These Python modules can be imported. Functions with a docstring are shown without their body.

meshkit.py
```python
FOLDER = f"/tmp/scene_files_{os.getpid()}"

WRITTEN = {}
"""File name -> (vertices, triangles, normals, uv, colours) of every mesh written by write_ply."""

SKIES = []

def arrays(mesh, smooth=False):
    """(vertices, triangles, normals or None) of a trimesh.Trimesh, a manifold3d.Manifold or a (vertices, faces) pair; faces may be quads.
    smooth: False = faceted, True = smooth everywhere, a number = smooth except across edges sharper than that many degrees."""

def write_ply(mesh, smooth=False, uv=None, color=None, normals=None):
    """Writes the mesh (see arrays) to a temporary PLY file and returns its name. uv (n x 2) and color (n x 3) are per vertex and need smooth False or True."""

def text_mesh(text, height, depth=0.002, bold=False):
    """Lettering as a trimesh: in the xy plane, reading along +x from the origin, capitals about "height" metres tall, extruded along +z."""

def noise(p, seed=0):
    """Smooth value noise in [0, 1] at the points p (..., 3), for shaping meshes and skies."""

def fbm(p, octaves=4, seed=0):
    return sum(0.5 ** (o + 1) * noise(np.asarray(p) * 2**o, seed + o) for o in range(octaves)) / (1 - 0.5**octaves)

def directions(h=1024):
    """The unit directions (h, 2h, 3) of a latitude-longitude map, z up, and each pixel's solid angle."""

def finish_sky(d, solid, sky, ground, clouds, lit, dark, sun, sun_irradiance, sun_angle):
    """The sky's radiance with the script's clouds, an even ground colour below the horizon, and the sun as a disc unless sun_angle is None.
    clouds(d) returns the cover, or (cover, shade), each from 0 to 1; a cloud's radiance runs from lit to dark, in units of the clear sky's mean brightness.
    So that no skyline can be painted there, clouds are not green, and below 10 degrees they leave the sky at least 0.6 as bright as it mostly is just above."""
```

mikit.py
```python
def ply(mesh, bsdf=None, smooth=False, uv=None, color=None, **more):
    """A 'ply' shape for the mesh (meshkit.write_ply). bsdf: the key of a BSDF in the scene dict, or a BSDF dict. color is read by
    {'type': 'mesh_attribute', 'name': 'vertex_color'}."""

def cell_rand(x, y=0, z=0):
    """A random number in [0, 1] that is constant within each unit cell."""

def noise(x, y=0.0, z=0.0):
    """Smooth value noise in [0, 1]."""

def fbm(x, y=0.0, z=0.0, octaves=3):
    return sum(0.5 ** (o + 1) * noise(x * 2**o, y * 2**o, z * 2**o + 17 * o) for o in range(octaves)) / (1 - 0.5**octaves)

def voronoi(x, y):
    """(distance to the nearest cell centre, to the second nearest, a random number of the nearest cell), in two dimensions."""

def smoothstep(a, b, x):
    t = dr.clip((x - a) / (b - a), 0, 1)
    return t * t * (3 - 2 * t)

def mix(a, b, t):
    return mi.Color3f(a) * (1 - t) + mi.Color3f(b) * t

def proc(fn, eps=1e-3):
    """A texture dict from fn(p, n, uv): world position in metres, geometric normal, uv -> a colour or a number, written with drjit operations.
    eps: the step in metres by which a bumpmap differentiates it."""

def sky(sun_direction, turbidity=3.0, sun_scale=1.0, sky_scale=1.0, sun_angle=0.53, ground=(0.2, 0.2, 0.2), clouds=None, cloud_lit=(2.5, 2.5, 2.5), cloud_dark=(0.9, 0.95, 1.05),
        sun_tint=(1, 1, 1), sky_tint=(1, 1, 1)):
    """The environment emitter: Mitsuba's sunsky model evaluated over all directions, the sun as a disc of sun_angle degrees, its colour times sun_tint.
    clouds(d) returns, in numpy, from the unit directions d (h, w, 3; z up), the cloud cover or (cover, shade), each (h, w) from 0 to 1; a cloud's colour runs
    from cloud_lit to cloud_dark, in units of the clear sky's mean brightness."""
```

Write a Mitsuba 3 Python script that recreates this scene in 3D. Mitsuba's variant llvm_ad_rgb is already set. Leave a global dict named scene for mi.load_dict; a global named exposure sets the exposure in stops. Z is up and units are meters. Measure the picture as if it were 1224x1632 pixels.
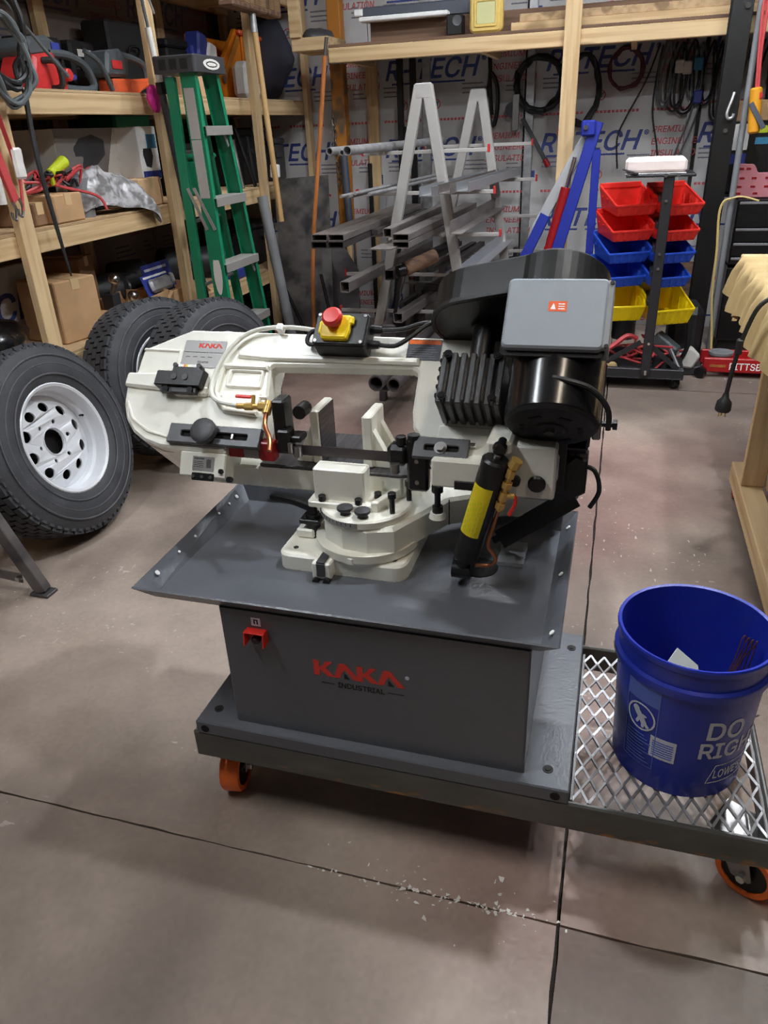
import math, random
import numpy as np, trimesh, mitsuba as mi, drjit as dr
import shapely.geometry as sg
from shapely import affinity
import mikit, meshkit
from mikit import noise, fbm, smoothstep, mix, cell_rand

random.seed(7)
rng = np.random.default_rng(7)
PI = math.pi
scene, labels = {}, {}

# ---------------------------------------------------------------- camera, light, exposure
CAM = dict(f=1186.96, pitch=0.475999, yaw=-0.307462, roll=-0.0458085, h=1.5)
def camera():
    c = CAM
    fw = np.array([math.sin(c['yaw'])*math.cos(c['pitch']), math.cos(c['yaw'])*math.cos(c['pitch']), -math.sin(c['pitch'])])
    r0 = np.cross(fw, [0, 0, 1]); r0 /= np.linalg.norm(r0); u0 = np.cross(r0, fw)
    up = -math.sin(c['roll'])*r0 + math.cos(c['roll'])*u0
    o = np.array([0, 0, c['h']])
    return {'type': 'perspective', 'fov': math.degrees(2*math.atan(612/c['f'])), 'fov_axis': 'x', 'near_clip': 0.05, 'far_clip': 60.0,
            'to_world': mi.ScalarTransform4f().look_at(origin=o.tolist(), target=(o+fw).tolist(), up=up.tolist())}
scene['camera'] = camera()
exposure = 2.3
COOL, WARM = (0.90, 0.95, 1.0), (1.0, 0.86, 0.68)
# ceiling strip lights: (x, y, half length, along 'x' or 'y', power, colour)
LAMPS = [(-1.7, 0.5, 0.6, 'y', 18.0, COOL), (0.55, 0.5, 0.5, 'y', 8.0, WARM), (-1.1, 3.7, 0.6, 'x', 15.0, COOL), (1.0, 3.5, 0.6, 'y', 19.0, COOL), (0.0, 4.3, 0.6, 'x', 15.0, COOL)]
BAY = (0.25, 2.05, 0.075, 165.0, COOL)          # a compact round high-bay lamp: x, y, radius, power, colour
CEIL = 3.3
scene['ambient'] = {'type': 'constant', 'radiance': {'type': 'rgb', 'value': [0.0, 0.0, 0.0]}}
del scene['ambient']

# ---------------------------------------------------------------- materials
def rgb(c): return {'type': 'rgb', 'value': [float(x) for x in c]}
def srgb(r, g, b): return tuple(((x/255)/12.92 if x/255 < .04045 else ((x/255+.055)/1.055)**2.4) for x in (r, g, b))
def mat(name, color, rough=0.5, metal=0.0, spec=0.5, bump=None, **k):
    c = mikit.proc(color) if callable(color) else rgb(color)
    b = {'type': 'principled', 'base_color': c, 'roughness': float(rough), 'metallic': float(metal), 'specular': float(spec), **k}
    if bump:
        b = {'type': 'bumpmap', 'arbitrary': mikit.proc(bump[0]), 'scale': bump[1], 'bsdf': b}
    scene['mat_'+name] = {'type': 'twosided', 'bsdf': b}

def wood_fn(ax, base, dark):
    def fn(p, n, uv):
        q = [p.x*38, p.y*38, p.z*38]; q[ax] = q[ax]*0.045
        g = fbm(q[0], q[1], q[2], 3)
        k = [p.x*9, p.y*9, p.z*9]; k[ax] = k[ax]*0.35
        kn = smoothstep(.80, .90, noise(k[0]+3, k[1], k[2]))
        big = noise(p.x*1.7, p.y*1.7, p.z*1.7)
        c = mix(base, dark, smoothstep(.3, .8, g)*.75)
        return mix(c*(0.86+.28*big), (dark[0]*.4, dark[1]*.35, dark[2]*.3), kn*.6)
    return fn
PINE, PINE_D = srgb(208, 180, 138), srgb(172, 136, 92)
mat('wood_x', wood_fn(0, PINE, PINE_D), .75)
mat('wood_y', wood_fn(1, PINE, PINE_D), .75)
mat('wood_z', wood_fn(2, PINE, PINE_D), .75)
mat('old_wood', wood_fn(0, srgb(120, 92, 72), srgb(70, 52, 42)), .8)
mat('plywood', wood_fn(1, srgb(186, 158, 122), srgb(150, 120, 86)), .8)

def concrete(p, n, uv):
    a = fbm(p.x*1.3, p.y*1.3, p.z, 4)
    b = fbm(p.x*7+5, p.y*7, 3.0, 3)
    c = noise(p.x*90, p.y*90, 1.0)
    s = smoothstep(.62, .80, fbm(p.x*2.1+9, p.y*0.9+4, 2.0, 4))
    col = mix(srgb(112, 100, 92), srgb(166, 150, 138), smoothstep(.3, .7, a))
    col = mix(col, srgb(138, 104, 98), smoothstep(.5, .75, fbm(p.x*.9+20, p.y*.9, 7.0, 3))*.5)
    col = col*(.84+.30*b)*(.95+.10*c)
    specks = smoothstep(.90, .96, noise(p.x*75, p.y*75, 9.0))*smoothstep(.60, .80, noise(p.x*3+2, p.y*3, 4.0))
    col = mix(col, srgb(205, 198, 190), specks*.55)
    return mix(col, srgb(92, 78, 74), s*.45)
def concrete_b(p, n, uv):
    return noise(p.x*140, p.y*140, 0.0)*.5+fbm(p.x*25, p.y*25, 0.0, 3)
mat('concrete', concrete, .42, spec=.35, bump=(concrete_b, .0012))
mat('concrete_darker', lambda p, n, uv: concrete(p, n, uv)*.56, .5, spec=.3, bump=(concrete_b, .0012))  # the same concrete, evenly darker, for the front right slab
mat('concrete_dark', srgb(52, 45, 42), .9)

mat('cream', srgb(232, 231, 220), .28, spec=.5, clearcoat=.35, clearcoat_gloss=.8)
mat('cream_flat', srgb(225, 223, 210), .4)
def bed_fn(p, n, uv):
    return mix(srgb(92, 90, 92), srgb(66, 64, 66), noise(p.x*160, p.y*8, p.z*160))
mat('machined', bed_fn, .35, metal=.6)
def hammer(p, n, uv): return fbm(p.x*220, p.y*220, p.z*220, 2)
mat('stand_grey', srgb(88, 91, 98), .30, spec=.5, bump=(hammer, .0005))
mat('stand_edge', srgb(120, 122, 126), .3, metal=.5)
def rusty(p, n, uv):
    e = fbm(p.x*9, p.y*9, p.z*30, 3)
    r = smoothstep(.55, .72, fbm(p.x*22+3, p.y*22, p.z*60, 3))*smoothstep(.192, .170, p.z)
    return mix(mix(srgb(80, 82, 80), srgb(108, 108, 105), e), srgb(176, 118, 48), r*.8)
mat('raw_steel', rusty, .42, metal=.55)
def mill(p, n, uv):
    e = fbm(p.x*11, p.y*3, p.z*11, 3)
    return mix(srgb(72, 70, 72), srgb(118, 114, 112), smoothstep(.25, .75, e))
mat('mill_steel', mill, .45, metal=.5)
mat('tube_grey', lambda p, n, uv: mix(srgb(104, 99, 97), srgb(154, 146, 142), fbm(p.x*14, p.y*4, p.z*14, 3)), .45, metal=.45)
mat('tube_dark', lambda p, n, uv: mix(srgb(58, 54, 56), srgb(92, 84, 84), fbm(p.x*14, p.y*4, p.z*14, 3)), .5, metal=.35)
mat('tube_hole', srgb(14, 13, 13), .9)
mat('galv', lambda p, n, uv: mix(srgb(150, 150, 152), srgb(196, 196, 198), fbm(p.x*30, p.y*30, p.z*30, 2)), .4, metal=.6)
mat('rack_grey', srgb(176, 172, 168), .5, metal=.25)
mat('black_gloss', srgb(18, 18, 20), .20, spec=.6)
mat('cast_black', srgb(46, 46, 48), .36, spec=.9, bump=(lambda p, n, uv: fbm(p.x*300, p.y*300, p.z*300, 2), .0005))
mat('black_satin', srgb(17, 17, 18), .38, spec=.5)
mat('black_tex', srgb(30, 30, 32), .5, spec=.5, bump=(hammer, .0008))
mat('black_matte', srgb(24, 24, 25), .7)
mat('dark_grey', srgb(56, 56, 59), .5)
mat('plate_grey', srgb(78, 79, 82), .4, metal=.2)
mat('box_grey', srgb(148, 155, 162), .28, spec=.5, clearcoat=.4)
mat('grey_paint', srgb(128, 130, 133), .45)
mat('chrome', srgb(215, 215, 215), .15, metal=1.0)
mat('steel', srgb(150, 148, 146), .3, metal=.9)
mat('brass', srgb(214, 176, 100), .3, metal=.5)
mat('copper', srgb(176, 112, 76), .3, metal=.85)
mat('red', srgb(208, 44, 36), .4)
mat('logo_red', srgb(212, 56, 46), .5)
mat('dark_red', srgb(150, 24, 28), .35)
mat('estop_red', srgb(206, 52, 48), .35)
mat('yellow', srgb(240, 205, 30), .4)
mat('sticker_yellow', srgb(236, 214, 32), .5)
mat('orange', srgb(236, 112, 42), .45)
mat('tool_orange', srgb(226, 96, 52), .45)
mat('bin_red', srgb(226, 52, 44), .4)
mat('bin_blue', srgb(36, 78, 190), .4)
mat('bin_yellow', srgb(238, 208, 10), .4)
def card_fn0(p, n, uv): return mix(srgb(78, 70, 68), srgb(140, 132, 128), smoothstep(1.15, 1.6, p.z))
def pail(p, n, uv):
    s = smoothstep(.55, .8, fbm(p.x*16, p.y*16, p.z*9, 3))
    return mix(srgb(36, 52, 160), srgb(78, 84, 140), s*.45)
mat('pail_blue', pail, .30, spec=.5)
mat('print_white', srgb(196, 200, 214), .6)
mat('print_blue', srgb(92, 112, 190), .6)
mat('white', srgb(236, 236, 234), .5)
mat('off_white', srgb(214, 210, 204), .6)
mat('carton_grey', card_fn0, .6)
mat('paper', srgb(200, 205, 190), .8)
mat('silver_label', srgb(150, 148, 146), .45, metal=.3)
mat('label_ink', srgb(74, 72, 72), .6)
mat('label_dark', srgb(70, 74, 84), .5)
mat('white_wheel', srgb(206, 208, 212), .28, clearcoat=.4)
def rubber(p, n, uv):
    return mix(srgb(50, 51, 55), srgb(74, 75, 79), fbm(p.x*10, p.y*10, p.z*10, 3))
mat('rubber', rubber, .62, spec=.35)
mat('rubber_dust', lambda p, n, uv: mix(srgb(66, 68, 72), srgb(88, 90, 94), fbm(p.x*10, p.y*10, p.z*10, 3)), .65, spec=.35)
mat('ladder_green', srgb(24, 128, 92), .35)
mat('ladder_step', srgb(160, 156, 152), .5, metal=.35)
mat('ladder_label', srgb(176, 172, 168), .6)
def board_fn(p, n, uv):
    d = fbm(p.x*2+4, p.y*2, p.z*2, 3)
    return mix(srgb(196, 194, 194), srgb(168, 163, 160), smoothstep(.4, .75, d))
mat('foam_board', board_fn, .5, spec=.35)
mat('foam_dusty', lambda p, n, uv: mix(srgb(128, 116, 108), srgb(92, 80, 72), fbm(p.x*3, p.y*3, p.z*3, 3)), .8)  # dusty board, with the shade of the unlit left wall put into its colour
mat('ink_faded', srgb(74, 72, 92), .8)  # left wall print, darkened with the same painted shade
mat('ink_brown', srgb(124, 66, 60), .8)
mat('ink_blue', srgb(58, 70, 132), .6)
mat('ink_red', srgb(186, 84, 86), .6)
mat('ink_grey', srgb(120, 118, 128), .6)
mat('wall', srgb(70, 66, 64), .85)
mat('ceiling', srgb(150, 148, 144), .85)
mat('lamp_body', srgb(225, 225, 222), .5)
def card_fn(base):
    return lambda p, n, uv: mi.Color3f(base)*(.85+.3*fbm(p.x*12, p.y*12, p.z*12, 3))
mat('cardboard', card_fn(srgb(186, 148, 108)), .85)
mat('cardboard_dark', card_fn(srgb(138, 104, 76)), .85)
mat('cardboard_pale', card_fn(srgb(206, 170, 130)), .85)
mat('tape', srgb(206, 176, 132), .35)
mat('blue_print', srgb(46, 60, 140), .5)
mat('cyan_print', srgb(60, 130, 168), .5)
mat('plastic_film', lambda p, n, uv: mix(srgb(120, 116, 116), srgb(186, 184, 186), smoothstep(.35, .7, fbm(p.x*25, p.y*25, p.z*25, 3))), .25, spec=.7)
mat('tool_red', srgb(196, 50, 50), .4)
mat('tool_grey', srgb(74, 80, 84), .5)
mat('cart_black', srgb(38, 38, 41), .45)
mat('tool_dark', srgb(40, 42, 45), .5)
mat('pink', srgb(214, 46, 140), .55)
mat('pale_pink', srgb(204, 130, 138), .5)
mat('crate_orange', srgb(222, 128, 26), .5)
mat('hoist_blue', srgb(36, 50, 150), .4)
mat('hoist_grey', srgb(176, 178, 180), .45)
def beam_orange(p, n, uv):
    return mix(srgb(176, 112, 36), srgb(104, 84, 64), smoothstep(.5, .7, fbm(p.x*8, p.y*8, p.z*5, 3)))
mat('post_orange', beam_orange, .55)
mat('bristle', wood_fn(2, srgb(140, 112, 80), srgb(90, 66, 46)), .9)
mat('handle_wood', wood_fn(2, srgb(206, 170, 118), srgb(168, 124, 74)), .5)
mat('handle_orange', wood_fn(2, srgb(190, 118, 62), srgb(150, 86, 44)), .5)
def canvas_fn(p, n, uv):
    return mix(srgb(184, 160, 114), srgb(150, 126, 84), fbm(p.x*18, p.y*18, p.z*5, 3))
mat('canvas', canvas_fn, .85)
mat('cable_black', srgb(26, 26, 27), .5)
mat('cable_grey', srgb(90, 96, 98), .5)
mat('cable_yellow', srgb(214, 190, 120), .5)
mat('cable_red', srgb(190, 70, 72), .5)
mat('cable_maroon', srgb(80, 34, 40), .5)
mat('pendant_orange', srgb(226, 156, 40), .45)
mat('fabric_dark', srgb(50, 52, 62), .9)
mat('hose_clear', srgb(226, 227, 216), .2, clearcoat=.5)
mat('shop_red', srgb(176, 30, 34), .35)
mat('dull_yellow', srgb(208, 178, 96), .5)
mat('lens_yellow', srgb(196, 194, 140), .35)
mat('lime', srgb(190, 204, 40), .5)
mat('foam_pack', srgb(232, 216, 210), .7)
mat('alum_extr', srgb(178, 180, 184), .35, metal=.7)

# ---------------------------------------------------------------- scene bookkeeping
def numbered(key):
    if key not in scene and key not in used: used.add(key); return key
    i = 1
    while f'{key}_{i:03d}' in scene or f'{key}_{i:03d}' in used: i += 1
    used.add(f'{key}_{i:03d}'); return f'{key}_{i:03d}'
used = set()
def M_(*ms):
    ms = [m for m in ms if m is not None]
    if len(ms) == 1: return ms[0]
    v, f, o = [], [], 0
    for m in ms:
        v.append(np.asarray(m.vertices)); f.append(np.asarray(m.faces)+o); o += len(m.vertices)
    return trimesh.Trimesh(np.vstack(v), np.vstack(f), process=False)
def put(key, mesh, m, smooth=35):
    scene[key] = mikit.ply(mesh, 'mat_'+m, smooth)
def thing(name, label, cat, group=None):
    k = numbered(name); labels[k] = {'label': label, 'category': cat}
    if group: labels[k]['group'] = group
    return k
def part(parent, name, mesh, m, smooth=35, label=None, kind=None):
    k = numbered(parent+'__'+name); put(k, mesh, m, smooth)
    if label or kind:
        labels[k] = {}
        if label: labels[k]['label'] = label
        if kind: labels[k]['kind'] = kind
    return k
def one(name, mesh, m, label, cat, group=None, smooth=35, kind=None):
    k = thing(name, label, cat, group); put(k, mesh, m, smooth)
    if kind: labels[k]['kind'] = kind
    return k
def struct(name, mesh, m, label=None, smooth=False):
    k = numbered(name); put(k, mesh, m, smooth); labels[k] = {'kind': 'structure', **({'label': label} if label else {})}
    return k

# ---------------------------------------------------------------- frames and shapes
V = lambda *a: np.array(a, float)
class Fr:
    """A local frame: origin o, axes u, v, n."""
    def __init__(s, o=(0, 0, 0), u=(1, 0, 0), v=(0, 1, 0), n=None):
        s.o = V(*o); s.u = V(*u)/np.linalg.norm(u); s.v = V(*v)/np.linalg.norm(v)
        s.n = np.cross(s.u, s.v) if n is None else V(*n)
    def __call__(s, a, b=0., c=0.): return s.o+a*s.u+b*s.v+c*s.n
    def map(s, P): P = np.asarray(P, float); return s.o+P[:, :1]*s.u+P[:, 1:2]*s.v+P[:, 2:3]*s.n
    def mesh(s, m):
        f = np.asarray(m.faces)
        if np.dot(np.cross(s.u, s.v), s.n) < 0: f = f[:, ::-1]
        return trimesh.Trimesh(s.map(m.vertices), f, process=False)
    def at(s, a, b=0., c=0., rot=0.):
        cs, sn = math.cos(rot), math.sin(rot)
        return Fr(s(a, b, c), cs*s.u+sn*s.v, -sn*s.u+cs*s.v, s.n)
W = Fr()
def rotz(o, deg): a = math.radians(deg); return Fr(o, (math.cos(a), math.sin(a), 0), (-math.sin(a), math.cos(a), 0))
def hull(P):
    return trimesh.Trimesh(np.asarray(P, float), process=False).convex_hull if False else trimesh.convex.convex_hull(np.asarray(P, float))
def box(a0, a1, b0, b1, c0, c1, bev=0.0, fr=None):
    a0, a1 = sorted((a0, a1)); b0, b1 = sorted((b0, b1)); c0, c1 = sorted((c0, c1))
    if bev <= 0:
        m = trimesh.creation.box(bounds=[[a0, b0, c0], [a1, b1, c1]])
    else:
        e = min(bev, .45*(a1-a0), .45*(b1-b0), .45*(c1-c0)); P = []
        for x, sx in ((a0, 1), (a1, -1)):
            for y, sy in ((b0, 1), (b1, -1)):
                for z, sz in ((c0, 1), (c1, -1)):
                    P += [(x, y+sy*e, z+sz*e), (x+sx*e, y, z+sz*e), (x+sx*e, y+sy*e, z)]
        m = hull(P)
    return m if fr is None else fr.mesh(m)
def cbox(c, s, bev=0., fr=None):
    return box(c[0]-s[0]/2, c[0]+s[0]/2, c[1]-s[1]/2, c[1]+s[1]/2, c[2]-s[2]/2, c[2]+s[2]/2, bev, fr)
def frame_on(axis):
    n = V(*axis)/np.linalg.norm(axis); h = V(0, 0, 1) if abs(n[2]) < .9 else V(1, 0, 0)
    u = np.cross(h, n); u /= np.linalg.norm(u); return u, np.cross(n, u), n
def lathe(prof, o, axis=(0, 0, 1), seg=28, closed=False):
    """prof: [(r, t)] along the axis; r = 0 at an end closes it."""
    u, v, n = frame_on(axis); o = V(*o); pts = list(prof); k = len(pts)
    ang = np.arange(seg)*2*PI/seg; c, s = np.cos(ang), np.sin(ang)
    P = np.vstack([o+t*n+r*(c[:, None]*u+s[:, None]*v) for r, t in pts])
    F = []
    for i in range(k-1+(1 if closed else 0)):
        a, b = i*seg, ((i+1) % k)*seg
        for j in range(seg):
            q = (j+1) % seg
            F += [(a+j, a+q, b+q), (a+j, b+q, b+j)]
    m = trimesh.Trimesh(P, F, process=False); m.merge_vertices(); m.update_faces(m.nondegenerate_faces()); return m
def rod(p0, p1, r, seg=14, r1=None, bev=0.0):
    p0, p1 = V(*p0), V(*p1); L = np.linalg.norm(p1-p0); r1 = r if r1 is None else r1
    pr = [(0, 0), (r-bev, 0)]+([(r, bev)] if bev else [])+([(r1, L-bev)] if bev else [])+[(r1-bev, L), (0, L)]
    return lathe(pr, p0, p1-p0, seg)
def pipe(p0, p1, r, t, seg=20):
    p0, p1 = V(*p0), V(*p1); L = np.linalg.norm(p1-p0)
    return lathe([(r, 0), (r, L), (r-t, L), (r-t, 0)], p0, p1-p0, seg, closed=True)
def smooth_path(P, n=6, closed=False):
    P = np.asarray(P, float); out = []
    k = len(P)
    for i in range(k if closed else k-1):
        p0, p1, p2, p3 = (P[(i-1) % k], P[i], P[(i+1) % k], P[(i+2) % k]) if closed else (P[max(i-1, 0)], P[i], P[i+1], P[min(i+2, k-1)])
        for t in np.arange(n)/n:
            out.append(.5*((2*p1)+(-p0+p2)*t+(2*p0-5*p1+4*p2-p3)*t*t+(-p0+3*p1-3*p2+p3)*t**3))
    if not closed: out.append(P[-1])
    return np.array(out)
def tube(P, r, seg=8, n=6, closed=False):
    P = smooth_path(P, n, closed) if n else np.asarray(P, float)
    k = len(P); T = np.roll(P, -1, 0)-np.roll(P, 1, 0)
    if not closed: T[0] = P[1]-P[0]; T[-1] = P[-1]-P[-2]
    T /= np.linalg.norm(T, axis=1, keepdims=True)+1e-12
    u = np.cross(T[0], [0, 0, 1.]);
    if np.linalg.norm(u) < 1e-3: u = np.cross(T[0], [1., 0, 0])
    rings = []; ang = np.arange(seg)*2*PI/seg
    rr = np.broadcast_to(r, (k,)) if np.ndim(r) == 0 else np.interp(np.linspace(0, 1, k), np.linspace(0, 1, len(r)), r)
    for i in range(k):
        u = u-T[i]*np.dot(u, T[i]); u /= np.linalg.norm(u)+1e-12; w = np.cross(T[i], u)
        rings.append(P[i]+rr[i]*(np.cos(ang)[:, None]*u+np.sin(ang)[:, None]*w))
    Vv = np.vstack(rings); F = []
    for i in range(k if closed else k-1):
        a, b = i*seg, ((i+1) % k)*seg
        for j in range(seg):
            q = (j+1) % seg; F += [(a+j, a+q, b+q), (a+j, b+q, b+j)]
    if not closed:
        Vv = np.vstack([Vv, P[:1], P[-1:]]); c0, c1 = len(Vv)-2, len(Vv)-1
        for j in range(seg):
            q = (j+1) % seg; F += [(c0, q, j), (c1, (k-1)*seg+j, (k-1)*seg+q)]
    return trimesh.Trimesh(Vv, F, process=False)
def rpoly(P, r=0.0, res=5):
    g = sg.Polygon(P)
    return g.buffer(-r, quad_segs=res).buffer(2*r, quad_segs=res).buffer(-r, quad_segs=res) if r > 0 else g
def miter(ring, d):
    """The ring moved inwards (for an outer, counter-clockwise ring) by d, vertex by vertex."""
    R = np.asarray(ring); a, b = np.roll(R, 1, 0), np.roll(R, -1, 0)
    e1, e2 = R-a, b-R
    e1 /= np.linalg.norm(e1, axis=1, keepdims=True)+1e-12; e2 /= np.linalg.norm(e2, axis=1, keepdims=True)+1e-12
    n1, n2 = np.c_[-e1[:, 1], e1[:, 0]], np.c_[-e2[:, 1], e2[:, 0]]
    m = n1+n2; L = np.einsum('ij,ij->i', m, m); L = np.where(L < .3, .3, L)
    return R+2*d*m/L[:, None]
def extr(g, c0, c1, fr=None, bev=0.0, bev0=0.0):
    """A polygon extruded from c0 to c1 along the frame's n, its c1 edge (and c0 edge by bev0) chamfered."""
    if g.geom_type != 'Polygon': return M_(*[extr(x, c0, c1, fr, bev, bev0) for x in g.geoms])
    g = sg.polygon.orient(g.simplify(1e-5)); rings = [np.array(g.exterior.coords)[:-1]]+[np.array(i.coords)[:-1] for i in g.interiors]
    top = [miter(R, bev) for R in rings] if bev else rings
    bot = [miter(R, bev0) for R in rings] if bev0 else rings
    vs, fs, o = [], [], 0
    def cap(rs, z, up):
        nonlocal o
        pg = sg.Polygon(rs[0], rs[1:])
        if not pg.is_valid: pg = pg.buffer(0)
        for q in getattr(pg, 'geoms', [pg]):
            v, f = trimesh.creation.triangulate_polygon(q, engine='earcut')
            vs.append(np.c_[v, np.full(len(v), z)]); f = np.asarray(f)
            a = v[f]; ar = ((a[:, 1, 0]-a[:, 0, 0])*(a[:, 2, 1]-a[:, 0, 1])-(a[:, 1, 1]-a[:, 0, 1])*(a[:, 2, 0]-a[:, 0, 0]))
            f = np.where(((ar < 0) == up)[:, None], f[:, ::-1], f)
            fs.append(f+o); o += len(v)
    def wall(A, za, B, zb):
        nonlocal o
        k = len(A); vs.append(np.vstack([np.c_[A, np.full(k, za)], np.c_[B, np.full(k, zb)]]))
        j = np.arange(k); q = (j+1) % k
        fs.append(np.vstack([np.c_[j, q, q+k], np.c_[j, q+k, j+k]])+o); o += 2*k
    cap(top, c1, True); cap(bot, c0, False)
    for R, Tt, B in zip(rings, top, bot):
        if bev0: wall(B, c0, R, c0+bev0)
        wall(R, c0+bev0, R, c1-bev)
        if bev: wall(R, c1-bev, Tt, c1)
    m = trimesh.Trimesh(np.vstack(vs), np.vstack(fs), process=False)
    m.merge_vertices(digits_vertex=6)
    return m if fr is None else fr.mesh(m)
def rect(a0, a1, b0, b1, r=0.): return rpoly([(a0, b0), (a1, b0), (a1, b1), (a0, b1)], r)
def disc(x, y, r, n=24): return sg.Point(x, y).buffer(r, quad_segs=n//4)
def stad(x0, y0, x1, y1, r): return sg.LineString([(x0, y0), (x1, y1)]).buffer(r, quad_segs=8)
_txt = {}
def text(s, h, fr, depth=.0006, bold=True, slant=0.0, width=None, align='l', wrap=None):
    """Lettering in the frame's uv plane, from its origin; wrap = radius bends it round a vertical cylinder."""
    key = (s, bold)
    if key not in _txt: _txt[key] = meshkit.text_mesh(s, 1.0, 1.0, bold)
    m = _txt[key]; P = np.array(m.vertices)
    P[:, 0] -= P[:, 0].min(); w = P[:, 0].max()
    sx = h if width is None else width/w
    P[:, 0] = P[:, 0]*sx+slant*P[:, 1]*h; P[:, 1] *= h; P[:, 2] *= depth
    if align == 'c': P[:, 0] -= sx*w/2
    return fr.mesh(trimesh.Trimesh(P, m.faces, process=False))
def bolt(p, axis, r, h, seg=6): return rod(p, V(*p)+V(*axis)/np.linalg.norm(axis)*h, r, seg)
def blob(P, r, sub=2):
    m = trimesh.creation.icosphere(subdivisions=sub); return trimesh.Trimesh(np.asarray(m.vertices)*np.asarray(r)+np.asarray(P), m.faces, process=False)
def rbox(a0, a1, b0, b1, c0, c1, r, fr=None): return extr(rect(a0, a1, b0, b1, r), c0, c1, fr, bev=min(r*.5, .006))
def beam(p0, p1, w, h, bev=.003, up=(0, 0, 1), roll=0.):
    """A rectangular bar from p0 to p1: w across, h along up."""
    p0, p1 = V(*p0), V(*p1); d = p1-p0; L = np.linalg.norm(d); d /= L
    s = np.cross(d, up); s /= np.linalg.norm(s); t = np.cross(s, d)
    return box(-w/2, w/2, 0, L, -h/2, h/2, bev, Fr(p0, s, d, t))
def rtube(p0, p1, w, h, t=.004, up=(0, 0, 1)):
    """A hollow rectangular tube."""
    p0, p1 = V(*p0), V(*p1); d = p1-p0; L = np.linalg.norm(d); d /= L
    s = np.cross(d, up); s /= np.linalg.norm(s); tt = np.cross(s, d)
    g = rect(-w/2, w/2, -h/2, h/2, min(w, h)*.12).difference(rect(-w/2+t, w/2-t, -h/2+t, h/2-t))
    return extr(g, 0, L, Fr(p0, s, tt, d))
def crumple(m, amp, freq, seed=0):
    P = np.asarray(m.vertices); N = m.vertex_normals
    return trimesh.Trimesh(P+N*((meshkit.fbm(P*freq, 3, seed)-.5)*2*amp)[:, None], m.faces, process=False)

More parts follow.
